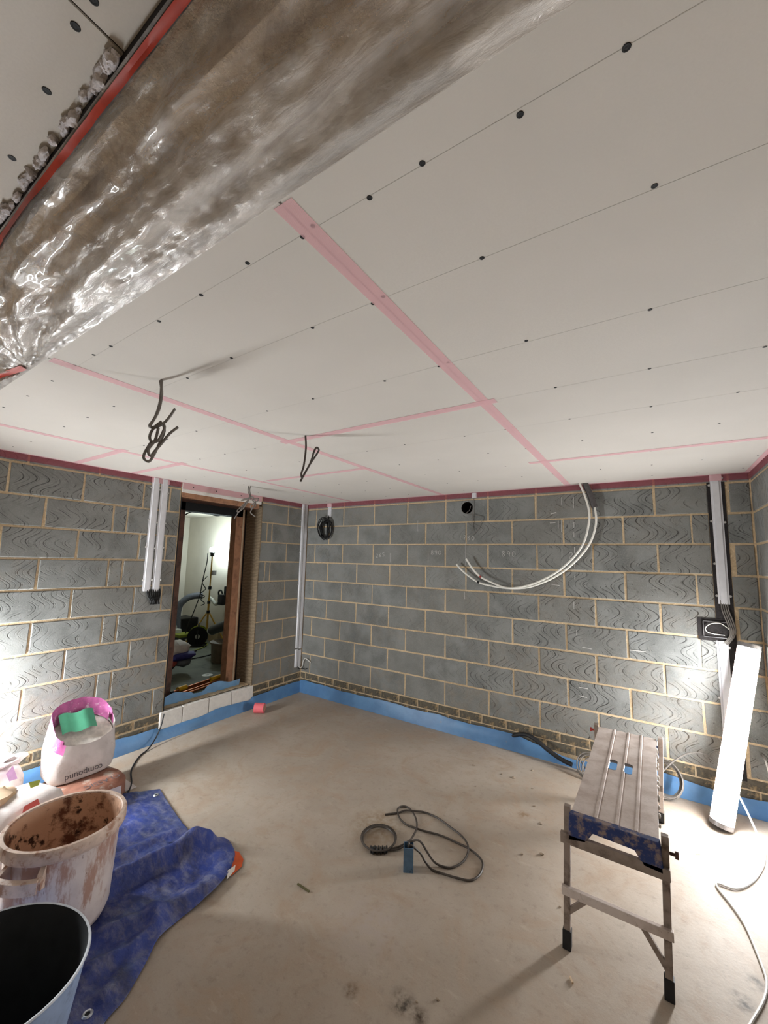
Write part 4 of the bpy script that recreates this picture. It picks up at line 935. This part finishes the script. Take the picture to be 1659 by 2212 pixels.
for z, dz in ((.445,.042),(.235,.034)):
    MB().bar((3.318,YL-.018,z),(3.712,YL-.018,z), .020, dz).build('crossbar', 'alloy_dark' if z > .3 else 'alloy', sp, bevel=.002)
MB().bar((3.325,-.53,.235),(3.70,-.53,.235), .02, .034).build('crossbar', 'alloy_dark', sp)
MB().bar((3.415,YL-.006,.225),(3.337,YL-.006,.145), .012, .020).build('brace', 'alloy_dark', sp); MB().bar((3.605,YL-.006,.225),(3.692,YL-.006,.095), .012, .020).build('brace', 'alloy_dark', sp)
MB().cyl((3.712,YL,.515),(3.732,YL,.515), .006, n=10).cyl((3.730,YL,.515),(3.742,YL,.515), .013, n=12).build('locking_knob', 'dark_timber', sp, True)
MB().cyl((3.334,-.60,.52),(3.318,-.60,.52), .006, n=10).cyl((3.318,-.60,.52),(3.308,-.60,.52), .013, n=12).build('locking_knob', 'red_plastic', sp, True)
rg = random.Random(2)
for i in range(12):
    y = -1.6+.085*i+rg.uniform(-.03,.03); lump((X1+.004,y,ZD-.008-rg.uniform(0,.02)), (.006,rg.uniform(.008,.022),rg.uniform(.006,.016)), i, 8, 6).build('plaster_splash', 'plaster', sp, True)

# ------------------------------------------------------------------ tarpaulin
RB = [hit(u,v,2,.004) for u,v in ((345,1706),(372,1748),(410,1800),(440,1822),(470,1812),(492,1820),(506,1846),(503,1872),(484,1906),(440,1950),(395,1982),(345,2030),(320,2075),(300,2110),(270,2160),(235,2200),(200,2250))]
LBp = [Vector(p) for p in ((.62,-2.33,0),(.75,-2.5,0),(.85,-2.6,0),(.9,-2.7,0),(.95,-2.8,0),(1.0,-2.9,0),(1.05,-3.0,0),(1.1,-3.1,0),(1.2,-3.2,0),(1.3,-3.25,0),(1.4,-3.3,0),(1.5,-3.33,0),(1.6,-3.36,0),(1.7,-3.4,0),(1.8,-3.43,0),(1.88,-3.45,0),(1.95,-3.48,0))]
Rs, Ls = smooth_path(RB, 10), smooth_path(LBp, 10)
def dseg(p, a, b):
    ab = b-a; q = max(0, min(1, (p-a).dot(ab)/ab.length_squared)); return (p-(a+ab*q)).length
def ridge(px, h, w):
    pts = [hit(u,v,2,h*.6).to_2d() for u,v in px]
    return lambda p: h*math.exp(-(min(dseg(p,a,b) for a,b in zip(pts[:-1],pts[1:]))/w)**2)
RG = [ridge(((150,1950),(230,1905),(320,1862),(400,1826),(450,1813)), 0.075, 0.042), ridge(((420,1835),(470,1822),(505,1850),(480,1890),(440,1920)), 0.050, 0.069), ridge(((230,2010),(330,1975),(420,1935)), 0.030, 0.041), ridge(((200,2090),(280,2050),(340,2000)), 0.025, 0.034),
      ridge(((240,1860),(330,1815),(400,1790)), 0.018, 0.034), ridge(((250,1800),(330,1765)), 0.014, 0.034), ridge(((330,2060),(345,2010),(330,1960)), 0.030, 0.034), ridge(((230,2150),(290,2090)), 0.020, 0.034)]
def tz(p, e):
    z = sum(f(p) for f in RG) + .010*noise.noise(Vector((p.x*9,p.y*9,2))) + .005*noise.noise(Vector((p.x*26,p.y*26,5)))
    return max(.004, .008 + max(0, z)*min(1, .35+e*3.5))
MN = 100; TP = []
for i in range(len(Rs)):
    row = []
    for j in range(MN+1):
        q = Rs[i].lerp(Ls[i], (j/MN)); p2 = q.to_2d(); row.append(Vector((q.x, q.y, tz(p2, j/MN))))
    TP.append(row)
tarp = MB().grid(TP).build('tarpaulin', 'tarp', None, smooth=True, fix=False); tag(tarp, 'crumpled dusty blue tarpaulin spread on the floor under the tubs', 'tarpaulin')
md = tarp.modifiers.new('thickness', 'SOLIDIFY'); md.thickness = .002; md.offset = 1
def on_tarp(u, v):
    q = hit(u, v, 2, .015); return Vector((q.x, q.y, tz(q.to_2d(), .1)+.003))
for u, v in ((337,1716),(189,2188)):
    q = on_tarp(u, v); m = MB().lathe([(.008,q.z),(.009,q.z+.003),(.014,q.z+.004),(.018,q.z)], (q.x,q.y), 20); ey = m.build('eyelet', 'eyelet', tarp, True)
    MB().lathe([(.0001,q.z+.0008),(.0085,q.z+.0008)], (q.x,q.y), 16).build('eyelet_hole', 'black', ey)
q = [hit(u,v,2,z) for u,v,z in ((497,1836,.022),(516,1840,.010),(526,1856,.006),(522,1872,.006),(500,1892,.008),(500,1866,.024))]
MB().add(q, [(0,1,2,5),(5,2,3,4)]).build('folded_corner', 'orange_tarp', tarp, fix=False)
q = [hit(u,v,2,z) for u,v,z in ((492,1880,.03),(509,1868,.03),(507,1880,.014),(490,1900,.012))]
MB().add(q, [(0,1,2,3)]).build('torn_patch', 'plaster', tarp, fix=False)

# ------------------------------------------------------------------ tubs
bc = (1.445, -2.925); bk = thing('mixing_bucket', 'large white mixing bucket splashed with brown slurry', 'bucket', (bc[0],bc[1],.014))
ZB = .43; prof = [(.001,.014),(.15,.014),(.178,.024),(.192,.06),(.207,ZB-.07),(.212,ZB-.05)]
MB().lathe(prof, bc, 56).build('bucket_shell', 'bucket', bk, True, fix=False)
MB().lathe([(.208,ZB-.004),(.204,ZB-.03),(.200,ZB-.07),(.183,.14),(.176,.10),(.001,.095)], bc, 56).build('bucket_lining', 'bucket_inside', bk, True, fix=False)
MB().lathe([(.207,ZB-.01),(.212,ZB+.003),(.226,ZB+.003),(.231,ZB-.006),(.230,ZB-.038),(.224,ZB-.050),(.212,ZB-.052)], bc, 56).build('bucket_rim', 'bucket_rim', bk, True, fix=False)
# moulded grip standing off the near side
gd = (CAM.to_2d()-Vector(bc)).normalized(); ga = math.atan2(gd.y, gd.x)-.62
m = MB(); vs = []
def gp(a, rr, z): return (bc[0]+rr*math.cos(a), bc[1]+rr*math.sin(a), z)
for a0 in (ga-.34, ga+.34):
    MB().add([gp(a0-.04,.210,ZB-.05),gp(a0+.04,.210,ZB-.05),gp(a0+.04,.262,ZB-.085),gp(a0-.04,.262,ZB-.085),gp(a0-.04,.206,ZB-.14),gp(a0+.04,.206,ZB-.14),gp(a0+.04,.262,ZB-.115),gp(a0-.04,.262,ZB-.115)], [(0,1,2,3),(3,2,6,7),(7,6,5,4),(0,3,7,4),(1,5,6,2),(0,4,5,1)]).build('grip_web', 'bucket_rim', bk)
for k in range(9):
    a = ga-.34+.085*k; vs += [gp(a,.250,ZB-.075), gp(a,.268,ZB-.080), gp(a,.268,ZB-.125), gp(a,.258,ZB-.125)]
m.add(vs, [(4*k+i,4*k+(i+1)%4,4*k+4+(i+1)%4,4*k+4+i) for k in range(8) for i in range(4)]+[(0,1,2,3),(35,34,33,32)]).build('grip_bar', 'bucket_rim', bk)
tc_ = (1.985, -3.305); tb = thing('rubble_tub', 'dark flexible tub with pale blue outside at the lower left', 'tub', (tc_[0],tc_[1],.012))
ZT = .37; kw = dict(n=56, sx=1.0, sy=.9, rot=.3)
MB().lathe([(.001,.012),(.19,.012),(.205,.03),(.268,ZT-.012),(.275,ZT)], tc_, **kw).build('tub_shell', 'tub_outside', tb, True, fix=False)
MB().lathe([(.275,ZT),(.272,ZT+.004),(.266,ZT+.002)], tc_, **kw).build('tub_rim', 'tub_rim', tb, True, fix=False)
MB().lathe([(.267,ZT+.001),(.262,ZT-.012),(.199,.034),(.001,.02)], tc_, **kw).build('tub_lining', 'tub_inside', tb, True, fix=False)

# ------------------------------------------------------------------ sacks
def sack_ring(c, sx, sy, e, z, n, rot, seed, amp):
    out = []
    for i in range(n):
        a = 2*PI*i/n; ca, sa = math.cos(a), math.sin(a)
        x = sx*math.copysign(abs(ca)**e, ca); y = sy*math.copysign(abs(sa)**e, sa)
        k = 1+amp*noise.noise(Vector((ca*1.6+seed, sa*1.6, z*9)))+amp*.5*noise.noise(Vector((ca*5, sa*5+seed, z*22)))
        x, y = x*k, y*k
        out.append(Vector((c[0]+x*math.cos(rot)-y*math.sin(rot), c[1]+x*math.sin(rot)+y*math.cos(rot), c[2]+z)))
    return out
def rings(rs):
    n = len(rs[0]); m = MB()
    m.add([p for r in rs for p in r], [(k*n+i,k*n+(i+1)%n,(k+1)*n+(i+1)%n,(k+1)*n+i) for k in range(len(rs)-1) for i in range(n)]); return m
# open sack of jointing compound; the mouth is tipped towards the room
sc_ = Vector((.40, -2.49, .155)); N_ = 48
osk = thing('compound_sack', 'open white sack with pink top and green flap, standing on a brown sack', 'sack', sc_)
def shear(ring, h):                            # mouth: low on the room side, high at the wall side
    return [Vector((p.x-.06*h/.33, p.y+.03*h/.33, p.z - (p.x-sc_.x)*.95*(h/.33))) for p in ring]
lev = [(.0,.112,.172,.55),(.02,.122,.186,.55),(.07,.130,.196,.58),(.14,.132,.198,.62),(.20,.130,.196,.66),(.235,.127,.192,.7)]
R_ = [shear(sack_ring(sc_, a, b, e, z, N_, 0, 2, .05), z) for z,a,b,e in lev]
rings(R_).build('sack_wall', 'sack_white', osk, True, fix=False)
R2_ = [R_[-1]]+[shear(sack_ring(sc_, a, b, e, z, N_, 0, 2, .06), z) for z,a,b,e in ((.265,.125,.188,.75),(.30,.122,.184,.8),(.32,.118,.180,.8))]
full = rings(R2_)
def part_of(m, keep):                          # faces whose centre passes a test
    o = MB(); o.v = m.v; o.f = [f for f in m.f if keep(sum((Vector(m.v[i]) for i in f), Vector())/len(f))]; return o
near = lambda p: p.x > sc_.x-.06 and p.y > sc_.y-.11
part_of(full, lambda p: not near(p)).build('pink_band', 'sack_pink', osk, True, fix=False)
part_of(rings(R2_[:3]), near).build('sack_lip', 'sack_white', osk, True, fix=False)
I_ = [R2_[-1]]+[shear(sack_ring(sc_, a, b, .8, z, N_, 0, 2, .06), z) for z,a,b in ((.30,.110,.170),(.24,.108,.168))]
part_of(rings(I_), lambda p: not near(p)).build('pink_inside', 'sack_pink', osk, True, fix=False)
In = [shear(sack_ring(sc_, a, b, .8, z, N_, 0, 6, .08), .25) for z,a,b in ((.225,.122,.186),(.232,.08,.12),(.225,.04,.06),(.23,.001,.001))]
rings(In).build('powder', 'powder', osk, True, fix=False)
gq = [[Vector((sc_.x-.125+.05*k-.008*math.sin(i*.9), sc_.y-.10+.026*i, sc_.z+.360-.050*k+.008*math.sin(i*1.3))) for i in range(9)] for k in range(3)]
MB().grid(gq).build('green_flap', 'sack_green', osk, True, fix=False)
# printing
def text_part(txt, size, mat4, parent, mat, name='printing'):
    cu = bpy.data.curves.new('t', 'FONT'); cu.body = txt; cu.size = size; cu.align_x = 'CENTER'; cu.align_y = 'CENTER'; cu.resolution_u = 3
    o = bpy.data.objects.new('t', cu); COL.objects.link(o); bpy.context.view_layer.update()
    me = bpy.data.meshes.new_from_object(o.evaluated_get(bpy.context.evaluated_depsgraph_get())); bpy.data.objects.remove(o)
    m = MB(); m.add([mat4 @ v.co for v in me.vertices], [tuple(p.vertices) for p in me.polygons]); return m.build(name, mat, parent, fix=False)
def frame(org, right, up): 
    r = Vector(right).normalized(); u = Vector(up); u = (u-r*u.dot(r)).normalized(); n_ = r.cross(u)
    return Matrix(((r.x,u.x,n_.x,org[0]),(r.y,u.y,n_.y,org[1]),(r.z,u.z,n_.z,org[2]),(0,0,0,1)))
def on_sack(ring_f, y, z, off=.004): return Vector((sc_.x-.06*z/.33+.133+off, y, sc_.z+z-.13*.95*(z/.33)))
slope = Vector((-.06/.33, 0, 1-.13*.95/.33))
text_part('compound', .050, frame(on_sack(0, sc_.y-.01, .06, .006), (0,-1,0), -slope), osk, 'ink')
text_part('Jointing', .030, frame((sc_.x+.02, sc_.y-.200, sc_.z+.11), (.0,0,1), (-1,0,0)), osk, 'ink')
for i in range(4): text_part('- --- - -- ---', .018, frame(on_sack(0, sc_.y+.02, .12+.025*i, .007), (0,-1,0), -slope), osk, 'ink', 'small_print') if False else None
# brown sack lying under it
def flat_sack(name, label, c, dims, rot, mat, seed, cat='sack'):
    o = thing(name, label, cat, (c[0],c[1],c[2])); h = dims[2]
    lv = [(.0,.90,.5),(.12,.98,.5),(.4,1.0,.5),(.75,.97,.5),(.93,.88,.55),(1.0,.72,.6),(1.02,.35,.7),(1.02,.01,.8)]
    rings([sack_ring(c, dims[0]/2*s, dims[1]/2*s, e, h*z, 40, rot, seed, .07) for z,s,e in lv]).build('sack_body', mat, o, True, fix=False); return o
bs_ = flat_sack('brown_sack', 'brown paper sack lying flat under the open white sack', (.50,-2.50,.002), (.46,.42,.145), .15, 'sack_brown', 3)
text_part('CLASSIC', .055, frame((.652,-2.44,.1475+.003), (0,-1,0), (1,0,-.1)), bs_, 'ink')
MB().add([(.722,-2.54,.052),(.740,-2.36,.052),(.738,-2.36,.118),(.72,-2.54,.118)], [(0,1,2,3)]).build('sack_patch', 'sack_white', bs_, fix=False)
ws = flat_sack('white_sack', 'torn white sack with a purple panel at the left edge', (.26,-2.93,.002), (.30,.34,.30), .1, 'sack_white', 8)
pr_ = [hit(u,v,0,.415) for u,v in ((13,1672),(28,1654),(38,1682),(20,1688))]
MB().add(pr_, [(0,1,2,3)]).build('purple_panel', 'sack_purple', ws, fix=False)
lump((.25,-2.87,.31), (.10,.12,.035), 12, amp=.5).build('torn_top', 'sack_white', ws, True)
fs = flat_sack('slumped_sack', 'slumped white sack with lime and red print behind the bucket', (.80,-2.90,.002), (.34,.34,.31), .35, 'sack_white', 14)
lump((.72,-3.0,.31), (.12,.10,.05), 15, amp=.4).build('sack_fold', 'sack_tan', fs, True)
def decal(px, x, name, mat, par):
    pts = [hit(u, v, 0, x) for u, v in px]; MB().add(pts, [tuple(range(len(pts)))]).build(name, mat, par, fix=False)
c_off = .985
decal(((62,1690),(88,1684),(84,1696),(66,1703)), .90, 'lime_panel', 'sack_lime', fs)
decal(((52,1742),(82,1725),(87,1739),(48,1757)), .985, 'red_panel', 'sack_red', fs)
sp_ = MB().box(.46,.62,-2.325,-2.20,.002,.008).build('offcut_sheet', 'sack_white', None, bevel=.002); tag(sp_, 'flat pale board offcut beside the brown sack', 'board')

# ------------------------------------------------------------------ crumbs on the floor
rg = random.Random(17)
for u, v, r in ((1023,1654,.012),(1110,1681,.014),(1084,1673,.009),(1150,1665,.009),(1170,1847,.013),(1128,1846,.009),(1155,1742,.009),(1027,1699,.007),(1150,1704,.007),(1236,1780,.010),(1168,1780,.012),(945,2160,.007),(1210,1960,.006),(900,2165,.006)):
    q = fl(u, v, 0); o = lump((q.x,q.y,r*.45), (r,r*rg.uniform(.5,.9),r*.5), rg.random()*50, 8, 6, .3).build('rubble_crumb', 'stone', None, True)
    tag(o, 'small pale crumb of rubble lying on the concrete floor', 'rubble', 'rubble crumbs scattered over the floor')
q0_, q1_ = fl(643,1909,.004), fl(668,1926,.004); tag(MB().bar(q0_, q1_, .008, .005).build('plant_stalk', 'straw', None), 'single thin green-brown stalk on the floor left of the cables', 'stalk')
a, b = fl(1231,2110,.006), fl(1237,2124,.006); tag(MB().bar(a, b, .007, .007).build('wood_splinter', 'pale_timber', None), 'pale wooden splinter on the floor by the step platform legs', 'splinter')
